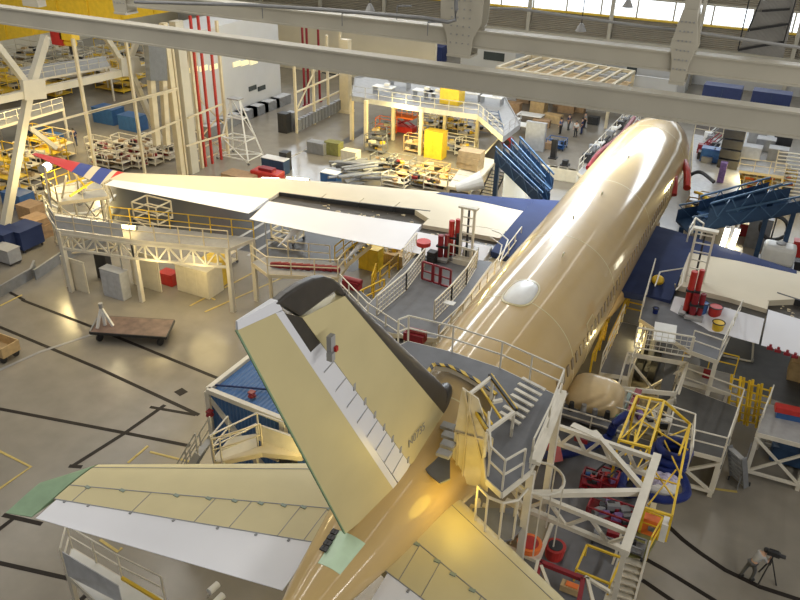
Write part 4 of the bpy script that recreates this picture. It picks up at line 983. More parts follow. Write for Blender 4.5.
MB().base(p, (.75, .45, .75)).build('body', 'orange', t, bevel=.02); MB().base(p+V((.5, 0, 0)), (.22, .5, .8)).build('side_panel', 'white', t); MB().box(p+V((.1, -.24, .4)), (.25, .04, .2)).build('display', 'grey', t)
# red can, orange tub
p = W(554, 556, ZL); t = thing('round_bin', 'round red bin on the lower grey deck', 'bin', p); MB().cyl(p, p+V((0, 0, .5)), .3, .36, 20).build('body', 'red', t); MB().cyl(p+V((0, 0, .5)), p+V((0, 0, .52)), .25, n=20).build('opening', 'dark', t)
p = W(531, 556, 2.0); t = thing('round_tub', 'bright orange round tub seen below the mesh gate', 'tub', p)
p = W(529, 548, 4.75); MB().cyl(p, p+V((0, 0, .25)), .38, .42, 20).build('body', 'orange', t); MB().cyl(p+V((0, 0, .25)), p+V((0, 0, .27)), .3, n=20).build('content', 'red', t)
# blue hoses
def hose(pts, r, label, m='hose', z=ZL):
    P = [W(u, v, z_) for u, v, z_ in pts]; Q = []
    for i in range(len(P)-1):
        a, b, c_, d = P[max(0, i-1)], P[i], P[i+1], P[min(len(P)-1, i+2)]
        for k_ in range(6):
            t_ = k_/6; Q.append(.5*((2*b)+(c_-a)*t_+(2*a-5*b+4*c_-d)*t_**2+(3*b-a-3*c_+d)*t_**3))
    Q.append(P[-1])
    return tag(MB().path(Q, r, 10).build('flexible_hose', m, smooth=True, origin=P[0]), label, 'hose')
hose([(545, 455, 4.3), (565, 454, 4.05), (590, 447, 4.05), (608, 437, 4.3), (615, 424, 5), (628, 414, 5.3)], .18, 'thick dark blue hose curving from the tail to the tan shell')
hose([(612, 450, 4.05), (614, 463, 4.05), (630, 470, 4.05), (622, 480, 4.05), (622, 490, 4.05), (636, 492, 4.05), (640, 478, 4.1)], .2, 'thick blue hose looping under the white gantry')
c0 = W(668, 461, 4.1)
for i in range(3):
    cz = c0+V((.1*i-.1, .05*i, .30*i)); tag(MB().path([V((math.cos(a)*(.72-.07*i), math.sin(a)*(.64-.05*i), 0)) for a in [2*PI*j/24 for j in range(24)]], .17, 10, True).build('hose_coil', 'hose', smooth=True), ['lowest', 'middle', 'topmost'][i]+' ring of the coiled blue hose beside the yellow rack', 'hose').location = cz
hose([(676, 470, 4.1), (684, 480, 4.05), (686, 495, 4.05), (668, 500, 4.05), (650, 497, 4.05)], .17, 'blue hose tail running round the white basket')
t = thing('laundry_basket', 'white rounded basket filled with crumpled lilac sheeting', 'basket', W(663, 490, ZL))
p = W(659, 488, ZL); MB().base(p, (1.35, 1.05, .45)).build('basket', 'white', t, bevel=.18)
mb = MB(); rnd = random.Random(2)
for i in range(16): mb.ball(p+V((rnd.uniform(-.45, .45), rnd.uniform(-.32, .32), .47)), .14, (1.2, 1, .6), 8)
o = mb.build('crumpled_sheet', mat('lilac_sheet', (.45, .42, .6), .6, var=.25, scale=7), t, smooth=True); o['kind'] = 'stuff'
# tan shell (half cowl) with teal edge and red straps
t = thing('cowl_shell', 'glossy tan rounded cowl shell lying right of the aft fuselage', 'shell', W(597, 395, 4.5))
pc = W(594, 402, 4.3); rows = []
for r_, i in [(math.sin(PI/2*j/10), j) for j in range(10, 0, -1)]:
    z_ = 1.05*(1-r_**3.2)**.55 if r_ < 1 else 0
    rows.append([pc+V((1.3*r_*math.copysign(abs(math.cos(a))**.6, math.cos(a)), 1.1*r_*math.copysign(abs(math.sin(a))**.6, math.sin(a))+.1, z_)) for a in [2*PI*k/36 for k in range(36)]])
sh = MB().grid(rows).build('shell', 'tan', t, smooth=True)
rows = []
for i in range(13):
    f = i/12; y = -1.35+2.7*f
    rows.append([pc+V((1.36*math.cos(a), y*.8+.25, .1+math.sin(a)*1.0)) for a in (.0, .06, .12)]+[pc+V((1.2*math.cos(a), y*.8+.25, .1+math.sin(a)*.8)) for a in (.12, .06, 0.)])
MB().grid(rows).build('edge_seal', mat('teal_seal', (.3, .42, .42), .5), t)
for dy in (-.9, 0, .9): MB().box(pc+V((1.6, dy*.8+.25, .25)), (.28, .6, .4)).build('padded_clamp', 'redtrim', t)
MB().box(pc+V((0, 0, -.15)), (2.7, 2.2, .3)).build('cradle', 'steel', t); 
for dx in (-1.4, 1.4):
    for dy in (-1.2, 1.2): MB().bar(V((pc.x+dx, pc.y+dy, 0)), pc+V((dx, dy, -.25)), .14).build('leg', 'steel', t)
# machine bench in front of the shell
t = thing('service_bench', 'white framed bench with pipes and valves in front of the tan shell', 'bench', W(590, 425, ZL))
pb = W(592, 428, ZL); MB().box(pb+V((0, 0, .55)), (2.7, 1.1, .08)).build('top', 'deck', t)
mb = rail(MB(), [pb+V((-1.35, -.55, .3)), pb+V((1.35, -.55, .3)), pb+V((1.35, .55, .3)), pb+V((-1.35, .55, .3))], .7, closed=True); mb.build('frame', 'steel', t)
for i, (dx, m_) in enumerate(((-1, 'dark'), (-.5, 'midgrey'), (0, 'grey'), (.5, 'dark'), (.95, 'greenpaint'))): MB().cyl(pb+V((dx, .1*(i % 2), .55)), pb+V((dx, .1*(i % 2), 1.0)), .14, .1, 12).build('valve', m_, t)
MB().bar(W(547, 418, 5.3), W(556, 462, 4.0), .5, .3).build('red_strut', 'red', t)
# red wheeled racks
def rack(p, sx, sy, h, label, m1, m2, seed, name='parts_trolley', cat='trolley', wheels=True, fill=8):
    t = thing(name, label, cat, p); rnd = random.Random(seed); p = V(p)
    for dx in (-1, 1):
        for dy in (-1, 1):
            q = p+V((dx*sx/2, dy*sy/2, 0)); MB().bar(q+V((0, 0, .1)), q+V((0, 0, h)), .07).build('post', m1, t)
            if wheels: MB().cyl(q+V((-.04, 0, .1)), q+V((.04, 0, .1)), .1, n=10).build('caster', 'dark', t)
    for z_ in (.25, h*.55, h):
        mb = MB()
        for a, b in (((-1, -1), (1, -1)), ((1, -1), (1, 1)), ((1, 1), (-1, 1)), ((-1, 1), (-1, -1))): mb.bar(p+V((a[0]*sx/2, a[1]*sy/2, z_)), p+V((b[0]*sx/2, b[1]*sy/2, z_)), .06)
        if z_ < h: mb.box(p+V((0, 0, z_)), (sx, sy, .03))
        mb.build('shelf', m1, t)
    for i in range(fill):
        q = p+V((rnd.uniform(-.4, .4)*sx, rnd.uniform(-.35, .35)*sy, (.27 if i % 2 else h*.56+.02)))
        s = (rnd.uniform(.12, .3)*sx, rnd.uniform(.15, .4)*sy, rnd.uniform(.12, .32))
        MB().base(q, s, rnd.uniform(0, 1)).build('stowed_item', rnd.choice(m2), t)
    return t
rack(W(590, 490, ZL), .7, .5, .8, 'small red wheeled rack, left of the pair on the lower deck', 'redtrim', ('dark', 'red', 'blue'), 1)
rack(W(606, 489, ZL), .7, .5, .8, 'small red wheeled rack, right of the pair on the lower deck', 'redtrim', ('dark', 'red', 'purple'), 2)
rack(W(611, 520, ZL), 1.7, .8, .6, 'long low red rack of parts under the near lattice girder', 'redtrim', ('dark', 'redtrim', 'purple', 'grey'), 3, fill=16)
rack(W(618, 547, ZL), 1.7, .5, .5, 'narrow dark rack behind the yellow guard frame', 'grey', ('dark', 'redtrim'), 4, fill=5)
for i, (uv) in enumerate(((594, 473), (609, 476))): p = W(*uv, ZL+1.0); tag(MB().bar((0, 0, 0), (.35, .5, .35), .05).box((0, 0, 0), (.12, .12, .1)).build('pry_bar', 'dark'), ['dark bar leaning on the left red rack', 'dark bar leaning on the right red rack'][i], 'bar').location = p
# yellow scaffold rack with cross bracing
t = thing('yellow_scaffold', 'tall yellow scaffold frame with cross braces above the blue coil', 'scaffold', W(655, 440, ZL))
Q = {k_: W(u, v, z_) for k_, (u, v, z_) in dict(a=(637, 396, 6.2), b=(664, 401, 6.2), c=(650, 448, 6.2), d=(619, 440, 6.2), e=(690, 424, 5.4), f=(672, 516, 5.0), g=(645, 508, 5.0), h=(679, 455, 5.2)).items()}
for a, b in ('ab', 'bc', 'cd', 'da', 'be', 'ef', 'fg', 'eh'): MB().bar(Q[a], Q[b], .085).build('frame_tube', 'yellow', t)
MB().bar(Q['a'].lerp(Q['b'], .5), Q['d'].lerp(Q['c'], .5), .08).build('frame_tube', 'yellow', t)
for a, b in (('b', 'c'),): pass
for k_ in 'abcd': p = Q[k_]; MB().bar(p, V((p.x, p.y, ZL)), .09).build('post', 'yellow', t)
for k_ in 'efg': p = Q[k_]; MB().bar(p, V((p.x, p.y, ZL)), .09).build('post', 'yellow', t)
for a, b, z_ in (((622, 438), (660, 402), 5.2), ((640, 420), (688, 450), 5), ((650, 410), (682, 478), 4.8), ((660, 440), (690, 428), 4.8), ((640, 450), (675, 500), 4.6), ((676, 470), (648, 505), 4.6), ((645, 475), (680, 485), 4.6), ((625, 455), (650, 425), 4.8), ((632, 478), (648, 448), 5.2), ((636, 430), (628, 480), 5.2)):
    MB().bar(W(*a, z_), W(*b, z_), .05).build('brace', 'yellow', t)
t = railthing([(622, 412), (690, 436), (687, 470)], 4.6, 'white railing running behind the yellow scaffold')
rack(W(648, 430, ZL), 1.6, 1.2, 1.1, 'cluttered grey rack inside the yellow scaffold', 'steel', ('dark', 'grey', 'yellow', 'purple'), 9, fill=12, wheels=False)

# --- port dock in front of the fin: blue sheeted tent with white frame
t = thing('blue_enclosure', 'blue corrugated enclosure with white frame, half hidden by the rudder', 'enclosure', W(240, 440))
ZR = 5.0
r0, r1, r2, r3 = W(208, 391, ZR), W(254, 355, ZR), W(330, 395, ZR), W(283, 421, ZR)
rm = (r1+r2)/2
MB().slab([r0, r1, r2, r3], (0, 0, -.12)).build('roof', 'tent', t)
for a, b in ((r0, r3), (r3, r2), (r0, r1)):
    MB().slab([a-V((0, 0, .15)), b-V((0, 0, .15)), V((b.x, b.y, .3)), V((a.x, a.y, .3))], (.04, .04, 0)).build('wall_sheet', 'tent', t)
for a, b in ((r0, r3), (r0, r1), (r3, r2)): MB().bar(a+V((0, 0, .05)), b+V((0, 0, .05)), .22).build('frame_beam', 'steel', t)
MB().bar(r0.lerp(r1, .1)+V((0, 0, .12)), r0.lerp(r2, .7)+V((0, 0, .12)), .06).build('roof_seam', 'navy', t)
for p in (r0, r3, r1): MB().bar(V((p.x, p.y, 0)), p, .24).build('post', 'steel', t)
MB().bar(r0-V((0, -.1, .3)), V((r3.x, r3.y-.15, 1.0)).lerp(r0, .15), .26).build('diagonal_brace', 'steel', t)
for i, (u, v) in enumerate(((252, 396), (210, 415))): p = W(u, v, 4.0 if i else 5.1); tag(MB().cyl((0, 0, 0), (0, 0, .18), .18, .1, 12).box((0, 0, .2), (.25, .25, .05)).build('signal_lamp', 'redtrim'), ['small red lamp on the blue roof', 'small red lamp on the corner post of the blue enclosure'][i], 'lamp').location = p
# stair tower in front of it
t, P, c = dock('access_stair', 'white walkway and stair in front of the blue enclosure', [(214, 458), (222, 462), (258, 446), (256, 434), (230, 438)], 4.2, legs=(0, 2), rails=[(1, 2), (0, 4)], deck='sheet')
t = thing('stairway', 'white tubular stairway descending left of the blue enclosure', 'stairs', W(180, 470))
stairs(t, W(205, 445, 4.2), W(176, 492, 1.2), 1.1, 9, 'steel')
t, P, c = dock('access_walkway', 'solid-sided cream walkway running toward the rudder', [(214, 462), (262, 446), (262, 428), (300, 440), (302, 456), (262, 452)], 4.25, legs=(0,), rails=[(0, 1)], deck='creamsteel', steel='creamsteel')
mb = MB().slab([W(257, 424, 4.9), W(303, 439, 4.9), W(303, 455, 4.25), W(257, 440, 4.25)], (0, .04, 0)); mb.build('side_panel', 'sheet', t)
rail(MB(), [W(u, v, 4.35) for u, v in ((213, 460), (259, 437), (300, 452))], 1.2).build('guardrail', 'steel', t)
p = W(274, 456, 3.6); t = thing('winch_unit', 'dark winch unit with cream drum under the cream walkway', 'winch', p)
MB().cyl(p+V((-.3, 0, .2)), p+V((.3, 0, .2)), .3, n=16).build('drum', 'creamsteel', t); MB().base(p+V((.7, 0, -.1)), (.6, .4, .4)).build('motor', 'dark', t)
# bottom left white railing platform
t, P, c = dock('access_ramp', 'white railed walkway at the bottom left with yellow edge strip', [(66, 572), (100, 604), (175, 640), (165, 600), (122, 578), (72, 548)], 3.2, legs=(0, 1), rails=[(0, 5, 4, 3)], deck='white')
MB().bar(W(122, 578, 4.2), W(165, 604, 4.2), .1).build('edge_strip', 'yellow', t)
mb = MB().slab([W(62, 552, 4.2), W(118, 586, 4.2), W(122, 604, 3.3), W(68, 576, 3.3)], (0, .03, 0)); mb.build('side_panel', 'plastic', t)
# paired white rollers bottom centre
t = thing('roller_pair', 'two short white rollers lying on the dark floor at the bottom', 'rollers', W(216, 590))
for a, b in (((209, 592), (218, 584)), ((214, 604), (223, 595))): MB().cyl(W(*a, 1.2), W(*b, 1.2), .13, n=14).build('roller', 'white', t)
MB().bar(W(208, 596, 0), W(208, 594, 1.2), .05).build('stand', 'steel', t)
# ================================================================== FLOOR LEFT, MIDDLE AND FAR
def up_to(P, v):                                # height of a vertical over P seen at row v
    d0 = V((P[0], P[1], 0))-CAM; k_ = 300-v
    return (k_*d0.dot(FW)-FPX*d0.dot(UP))/(FPX*UP.z-k_*FW.z)
def cabinet(uv, s, m_, label, name='cabinet', cat='cabinet', rz=0, z=0, doors=2, top=None, dm=None):
    p = W(uv[0], uv[1], z); t = thing(name, label, cat, p)
    MB().base(p, s).build('body', m_, t, bevel=.02)
    MB().base(p+V((0, 0, s[2])), (s[0]*1.03, s[1]*1.03, .05)).build('top', top or m_, t)
    for i in range(doors):
        w_ = s[0]/doors; MB().box(p+V((-s[0]/2+w_*(i+.5), -s[1]/2-.012, s[2]*.52)), (w_*.9, .02, s[2]*.86)).build('door', dm or m_, t)
    return t
def crate_stack(uv, s, n, m_, label, name='cardboard_box', cat='box', group=None, z=0, seed=0):
    """separate boxes piled on one another"""
    rnd = random.Random(seed); p = W(uv[0], uv[1], z); out = []
    for i in range(n):
        o = MB().base((0, 0, 0), s).box((0, 0, s[2]+.005), (s[0]*.12, s[1]*.98, .01)).box((0, -s[1]/2-.004, s[2]*.9), (s[0]*.12, .008, s[2]*.2)).build(name, m_)
        o.location = p+V((rnd.uniform(-.06, .06), rnd.uniform(-.06, .06), i*(s[2]+.012))); o.rotation_euler = (0, 0, rnd.uniform(-.12, .12))
        tag(o, label if n == 1 else label+(', lowest', ', on top' if n == 2 else ', in the middle', ', on top')[min(i, 2)], cat, group)
        out.append(o)
    return out
# --- left front dock with lattice edge
ZA = 4.4
t, P, c = dock('wing_dock', 'long yellow-railed work platform on white legs below the port wing', [(46, 212), (57, 229), (131, 239), (229, 248), (254, 238), (190, 231), (112, 223)], ZA, legs=(1, 2, 3, 4), rails=[(6, 5, 4)], deck='midgrey', rmat='yellow', legw=.26)
rail(MB(), [P[0], P[1], P[2], P[3]], 1.1).build('guardrail', 'creamsteel', t)
for a, b, n in ((P[1], P[2], 6), (P[2], P[3], 8)):
    truss(MB(), a-V((0, 0, .3)), b-V((0, 0, .3)), 1.0, n, .11).build('lattice', 'steel', t)
MB().slab([P[0].lerp(P[1], .3)+V((0, 0, .05)), P[1]+V((0, 0, .05)), P[1].lerp(P[2], .9)+V((0, 0, .05)), P[1].lerp(P[2], .9)+V((0, 0, .9)), P[1]+V((0, 0, .9)), P[0].lerp(P[1], .3)+V((0, 0, .9))], (0, .03, 0)).build('side_panel', 'plastic', t)
t, P, c = dock('wing_dock', 'lower cream walkway with grey rails right of the yellow-railed platform', [(252, 262), (268, 274), (338, 277), (348, 264), (330, 262), (268, 256)], 3.4, legs=(1, 2), rails=[(0, 1, 2, 3), (5, 4)], deck='midgrey', steel='creamsteel')
for i in range(9):
    p = W(276+i*7.2, 268+i*.5, 3.45); tag(MB().cyl((-.35, 0, .16), (.35, .1, .16), .15, n=10).cyl((-.2, -.1, .3), (.3, .15, .34), .1, n=8).build('padding_roll', 'redtrim', smooth=True), 'crimson padding roll lying on the lower cream walkway', 'padding', 'crimson rolls on the lower walkway').location = p
t = thing('stairway', 'yellow-railed stair between the lower walkway and the port wing', 'stairs', W(345, 270)); stairs(t, W(366, 243, 4.2), W(340, 264, 3.4), 1.0, 6, 'creamsteel', rm='yellow')
cabinet((371, 268), (1.5, .9, 1.6), 'yellow', 'bright yellow cabinet under the port flap', doors=2, rz=0)
t = cabinet((392, 262), (3.0, 1.1, .8), 'wood', 'long wooden bench cluttered with tools, right of the yellow cabinet', 'workbench', 'bench')
for i in range(14): rnd = random.Random(i); MB().base(W(392, 262)+V((rnd.uniform(-1.3, 1.3), rnd.uniform(-.4, .4), .86)), (rnd.uniform(.1, .4), rnd.uniform(.1, .3), rnd.uniform(.08, .3))).build('tool', ('white', 'wood', 'yellow', 'midgrey')[i % 4], t)
# yellow rails near the grey port deck (leading down)
for i, a in enumerate((((352, 312), (384, 296)), ((372, 292), (376, 280)), ((380, 286), (398, 270)))):
    tag(rail(MB(), [W(*a[0], 2.5), W(*a[1], 2.5)], 1.1, .035, 1.0).build('guardrail', 'yellow', origin=W(*a[0], 2.5)), ['yellow guardrail at the near corner of the port deck', 'short yellow guardrail beside the port deck', 'yellow guardrail along the left of the port deck'][i], 'railing')
t, P, c = dock('corner_landing', 'landing with white rails and dark machinery in front of the port deck', [(340, 292), (368, 322), (404, 346), (412, 336), (352, 284)], 4.0, rails=[(0, 1, 2)], legs=(0, 1), deck='deckdark')
p = W(352, 288, 4.0); tag(MB().base((0, 0, 0), (1.0, .5, .45)).cyl((-.5, 0, .5), (.6, 0, .5), .16, n=12).build('machine', 'redtrim'), 'dark red machine on the landing left of the fin tip', 'machine').location = p
p = W(420, 345, 8.9); tag(MB().base((0, 0, 0), (1.0, .5, .4)).cyl((-.4, 0, .45), (.5, .1, .45), .15, n=12).build('machine', 'redtrim'), 'dark red machine behind the upper deck railing', 'machine').location = W(415, 340, 5.2)
# --- things under the left front dock
cabinet((201, 290), (2.6, 1.5, 1.9), 'sheet', 'big cream cabinet cart under the yellow-railed platform', doors=3)
t = cabinet((217, 283), (1.3, 1.4, 1.9), 'yellow', 'yellow-sided cart beside the cream cabinet', doors=1); 
cabinet((170, 283), (1.1, .8, .8), 'red', 'red tool chest left of the cream cabinet', 'tool_chest', 'tool chest', doors=1)
cabinet((78, 290), (2.0, .1, 2.2), 'sheet', 'cream partition panel at the foot of the leftmost dock leg', 'partition', 'partition', doors=2)
cabinet((118, 296), (1.7, .7, 1.9), 'plastic', 'grey caged shelving between two dock legs', 'shelving', 'shelf', doors=3)
cabinet((148, 288), (2.4, .1, 2.5), 'sheet', 'wide cream partition behind the second dock leg', 'partition', 'partition', doors=1)
cabinet((106, 278), (1.0, .5, 1.9), 'dark', 'black equipment rack with white papers under the dock', 'equipment_rack', 'rack', doors=1)
for i, (u, v) in enumerate(((96, 262), (155, 276))): p = W(u, v, 0)
rack(W(225, 262, 0), 1.6, .7, 1.6, 'cream rack of small parts behind the yellow-sided cart', 'creamsteel', ('dark', 'yellow', 'white'), 31)
# grey low barrier
for i, (a, b) in enumerate((((-4, 300), (33, 278)), ((33, 278), (36, 270)), ((36, 280), (62, 262)), ((62, 262), (112, 240)))):
    A, B = W(*a), W(*b); tag(MB().bar(A+V((0, 0, .35)), B+V((0, 0, .35)), .1, .7).bar(A+V((0, 0, .72)), B+V((0, 0, .72)), .14, .05).build('barrier', 'grey', origin=A), ['grey low barrier at the left edge', 'short end piece of the grey low barrier', 'grey low barrier left of the leftmost dock leg', 'grey low barrier running behind the dock'][i], 'barrier')
# crates at the left edge
for i, (uv, s, m_, lb) in enumerate((((8, 250), (2.0, 1.6, 1.7), 'navy', 'navy crate with grey lid, cut by the left edge'), ((27, 247), (1.7, 1.9, 1.7), 'navy', 'navy crate with grey lid, right of the first'), ((9, 262), (1.6, 1.0, 1.2), 'midgrey', 'grey wheeled crate in front of the navy crates'))):
    tub(uv[0], uv[1], s[0], s[1], s[2], m_, lb, name='crate', cat='crate')
crate_stack((40, 236), (1.6, 1.4, .5), 3, 'card', 'brown pallet box beside the navy crates', seed=3)
crate_stack((34, 218), (1.6, 1.4, .6), 2, 'card', 'brown pallet box behind the navy crates', seed=4)
# rusty platform trolley and its white stand
p = W(132, 334, 0); t = thing('platform_trolley', 'rusty flat platform trolley standing on the open floor', 'trolley', p)
q = [W(u, v, .62) for u, v in ((90, 333), (103, 317), (174, 321), (166, 338))]
MB().slab(q, (0, 0, .09)).build('deck', 'rust', t)
mb = MB()
for a, b in zip(q, q[1:]+q[:1]): mb.bar(a, b, .1, .16)
mb.build('frame', 'dark', t)
for a in (q[0].lerp(q[2], .1), q[3].lerp(q[1], .1), q[1].lerp(q[3], .1), q[2].lerp(q[0], .1)): MB().cyl((a.x-.07, a.y, .22), (a.x+.07, a.y, .22), .22, n=16).build('wheel', 'dark', t)
MB().bar(q[0]+V((0, 0, .1)), W(97, 318, 1.0), .06).build('handle', 'grey', t)
a = W(105, 325, .72); t = thing('tripod_stand', 'white three-legged stand on the rusty trolley', 'stand', a)
top = a+V((-.05, 0, 1.15))
for k_ in range(3): MB().bar(a+V((math.cos(k_*2.1+.3)*.5, math.sin(k_*2.1+.3)*.5, 0)), top, .13).build('leg', 'white', t)
MB().cyl(top, top+V((0, 0, .3)), .13, n=12).build('cup', 'midgrey', t); MB().cyl(a+V((0, 0, 0)), a+V((0, 0, .9)), .1).build('strut', 'white', t)
p = W(2, 356, 0); t = thing('wooden_cart', 'yellow wooden box cart cut by the left picture edge', 'cart', p)
mb = MB().box(p+V((0, 0, .45)), (1.9, 1.1, .08)); 
for dx, dy, sx, sy in ((0, -.55, 1.9, .05), (0, .55, 1.9, .05), (-.93, 0, .05, 1.1), (.93, 0, .05, 1.1)): mb.box(p+V((dx, dy, .75)), (sx, sy, .62))
mb.build('box', 'wood', t)
for dx in (-.7, .7):
    for dy in (-.4, .4): MB().cyl(p+V((dx-.05, dy, .2)), p+V((dx+.05, dy, .2)), .2, n=14).build('wheel', 'dark', t)
# --- wing tip dock
t, P, c = dock('tip_dock', 'warm-lit scaffold dock with hoop base under the port wing tip', [(44, 190), (58, 202), (108, 196), (100, 184), (70, 180)], 4.2, rails=[(0, 1, 2, 3)], deck='midgrey', steel='creamsteel', brace=True, legw=.13)
rail(MB(), [P[4], P[0], P[1]], 1.1).build('guardrail', 'yellow', t)
MB().path([W(u, v, .6) for u, v in ((52, 205), (70, 214), (88, 213), (108, 203), (115, 195))], .1).build('curved_base', 'white', t)
for a, b in (((45, 168), (52, 212)), ((76, 172), (80, 205)), ((66, 176), (60, 210)), ((108, 184), (114, 200))): MB().bar(W(*a, 7.0), W(*b, 2.5), .1).build('mast_tube', 'creamsteel', t)
for a, b in (((64, 184), (84, 178)), ((70, 196), (98, 178)), ((72, 170), (86, 188))): MB().bar(W(*a, 6.0), W(*b, 6.0), .1).build('cross_tube', 'yellow', t)
MB().bar(W(80, 205, 3.0), W(84, 180, 5.5), .35, .1).build('white_post', 'white', t)
rack(W(36, 200), 1.8, 1.0, 1.6, 'tall cluttered rack behind the wing tip dock', 'creamsteel', ('wood', 'yellow', 'dark'), 41)
# tow carts / white trolleys under the wing
def frame_trolley(u, v, sx, sy, h, label, white_cone=False):
    p = W(u, v); t = thing('frame_trolley', label, 'trolley', p)
    for z_ in (.35, h*.6, h):
        mb = MB(); q = [p+V((a*sx/2, b*sy/2, z_)) for a, b in ((-1, -1), (1, -1), (1, 1), (-1, 1))]
        for a, b in zip(q, q[1:]+q[:1]): mb.bar(a, b, .09)
        mb.build('tube_frame', 'creamsteel', t)
    for a, b in ((-1, -1), (1, -1), (1, 1), (-1, 1)):
        q = p+V((a*sx/2, b*sy/2, 0)); MB().bar(q+V((0, 0, .15)), q+V((0, 0, h)), .09).build('post', 'creamsteel', t); MB().cyl(q+V((-.05, 0, .13)), q+V((.05, 0, .13)), .13, n=12).build('wheel', 'dark', t)
    MB().bar(p+V((-sx/2, -sy/2, .35)), p+V((sx*.6, -sy*1.1, .2)), .1).build('tow_bar', 'creamsteel', t)
    if white_cone: MB().cyl(p+V((.9, -.2, .3)), p+V((1.3, .3, 2.1)), .1, .45, 14).build('fairing_cone', 'airwhite', t)
    return t
frame_trolley(154, 222, 2.4, 1.6, 1.7, 'white tube-framed trolley under the outer port wing')
frame_trolley(288, 240, 1.9, 1.4, 1.5, 'white tube-framed trolley holding a pointed fairing under the port flap', True)
# long grey rails on the floor under the wing
for i, (a, b) in enumerate((((222, 248), (272, 218)), ((236, 250), (282, 224)), ((248, 256), (292, 230)))): line([a, b], .25, 'midgrey', 'grey floor rail below the port wing', .02+.001*i)
# work lamps
def worklamp(a, za, b, zb, r, label, m_='tube'):
    A, B = W(*a, za), W(*b, zb); t = thing('work_lamp', label, 'lamp', A)
    MB().cyl(A, B, r, n=12).build('tube', m_, t); d = (B-A).normalized(); MB().cyl(A-d*.08, A, r*1.15, n=12).build('cap', 'midgrey', t); MB().cyl(B, B+d*.08, r*1.15, n=12).build('cap', 'midgrey', t)
    MB().bar(V((A.x, A.y, 0)), A, .06).build('stand', 'midgrey', t)
worklamp((262, 179.5), 5.0, (279, 180), 5.0, .16, 'glowing lamp tube behind the port wing, left of two')
worklamp((287, 179), 5.0, (309, 181), 5.0, .16, 'glowing lamp tube behind the port wing, right of two')
worklamp((115, 226), 4.9, (136, 228), 4.9, .12, 'glowing lamp tube on the yellow-railed platform', 'yglow')
worklamp((43, 169), 6.8, (48, 166), 6.8, .25, 'glowing lamp at the top of the wing tip dock')
worklamp((722, 247), 4.8, (728, 228), 6.0, .15, 'left one of two upright glowing tubes before the starboard wing')
worklamp((731, 249), 4.8, (738, 229), 6.0, .15, 'right one of two upright glowing tubes before the starboard wing')
t = thing('lit_cylinder', 'glowing white upright drum below the blue port stair', 'lamp', W(516, 198)); p = W(514, 205, 2.4)
MB().cyl(p, p+V((0, 0, 2.6)), .95, n=28).build('drum', mat('lit_drum', (.8, .8, .68), .3, emit=.5), t); MB().cyl(p+V((0, 0, 2.6)), p+V((0, 0, 2.7)), 1.0, n=28).build('drum_lid', 'midgrey', t)
# --- blue boarding gantries
def blue_gantry(path, z0, z1, width, label, steps=False, uv_legs=()):
    P = [W(u, v, z_) for (u, v), z_ in zip(path, z0)]; t = thing('boarding_gantry', label, 'gantry', (P[0].x, P[0].y, 0))
    for a, b in zip(P, P[1:]):
        d = (b-a); s = V((-d.y, d.x, 0)).normalized()*width/2
        MB().bar(a, b, width, .12).build('walkway', 'bluesteel', t)
        for k_ in (-1, 1):
            MB().slab([a+s*k_, b+s*k_, b+s*k_+V((0, 0, .8)), a+s*k_+V((0, 0, .8))], (.02, .02, 0)).build('side_panel', 'bluesteel', t)
            mb = MB(); mb.bar(a+s*k_+V((0, 0, 1.1)), b+s*k_+V((0, 0, 1.1)), .1); n = 7
            for i in range(n): q = (a+s*k_).lerp(b+s*k_, i/n); r = (a+s*k_).lerp(b+s*k_, (i+1)/n); mb.bar(q if i % 2 else q+V((0, 0, 1.1)), r+V((0, 0, 1.1)) if i % 2 else r, .06)
            mb.build('side_lattice', mat('light_blue_steel', (.10, .22, .36), .4) if 'lbs' not in M else M['lbs'], t)
    for p in (P[0], P[-1]): MB().bar(V((p.x, p.y, 0)), p, .3).build('leg', 'bluesteel', t)
    return t
M['lbs'] = mat('light_blue_steel', (.06, .12, .21), .4)
blue_gantry([(498, 160), (545, 206)], (6.0, 3.8), None, .9, 'blue boarding stair descending to the port wing root')
blue_gantry([(514, 152), (548, 190)], (6.0, 4.2), None, .9, 'second blue stair flight behind the first, port side')
MBs = blue_gantry([(682, 227), (796, 205)], (4.6, 6.0), None, 2.0, 'long blue boarding gantry rising to the right of the nose')
blue_gantry([(702, 216), (772, 197)], (5.6, 6.6), None, 1.2, 'short blue gantry section behind the long one')
t = thing('guardrail', 'white tube rail at the foot of the starboard blue gantry', 'railing', W(694, 240, 4.9)); rail(MB(), [W(686, 245, 4.8), W(692, 234, 4.8), W(700, 240, 4.8)], 1.1, .04).build('rail_tube', 'steel', t)
ladder(W(486, 198, 1), W(499, 170, 4.5), 1.2, 'dark', 'dark steep steps beside the blue port stair', 'steep_steps', 9, 'steps')
# machinery right of the starboard gantry
cabinet((755, 246), (1.6, 1.2, 2.4), 'grey', 'tall dark machine below the long blue gantry', 'machine', 'machine')
p = W(774, 228, 2.4); t = thing('cable_drum', 'black ring-shaped drum under the blue gantry', 'drum', p); MB().path([p+V((math.cos(a)*.9, 0, math.sin(a)*.9)) for a in [2*PI*i/20 for i in range(20)]], .14, 8, True).build('ring', 'dark', t); MB().bar(p-V((0, 0, .9)), p+V((0, 0, .9)), .1).build('spoke', 'dark', t); MB().bar(V((p.x, p.y, 0)), p-V((0, 0, .9)), .2).build('stand', 'bluesteel', t)
p = W(776, 262, 2.2); t = thing('plastic_tank', 'pale rounded tank right of the starboard navy wing tip band', 'tank', p); MB().base(p, (2.0, 1.4, 1.3)).build('body', 'white', t, bevel=.25); MB().cyl(p+V((0, 0, 1.3)), p+V((0, 0, 1.42)), .3, n=16).build('cap', 'midgrey', t); MB().base(V((p.x, p.y, 0)), (2.2, 1.6, 2.2)).build('pedestal', 'grey', t)
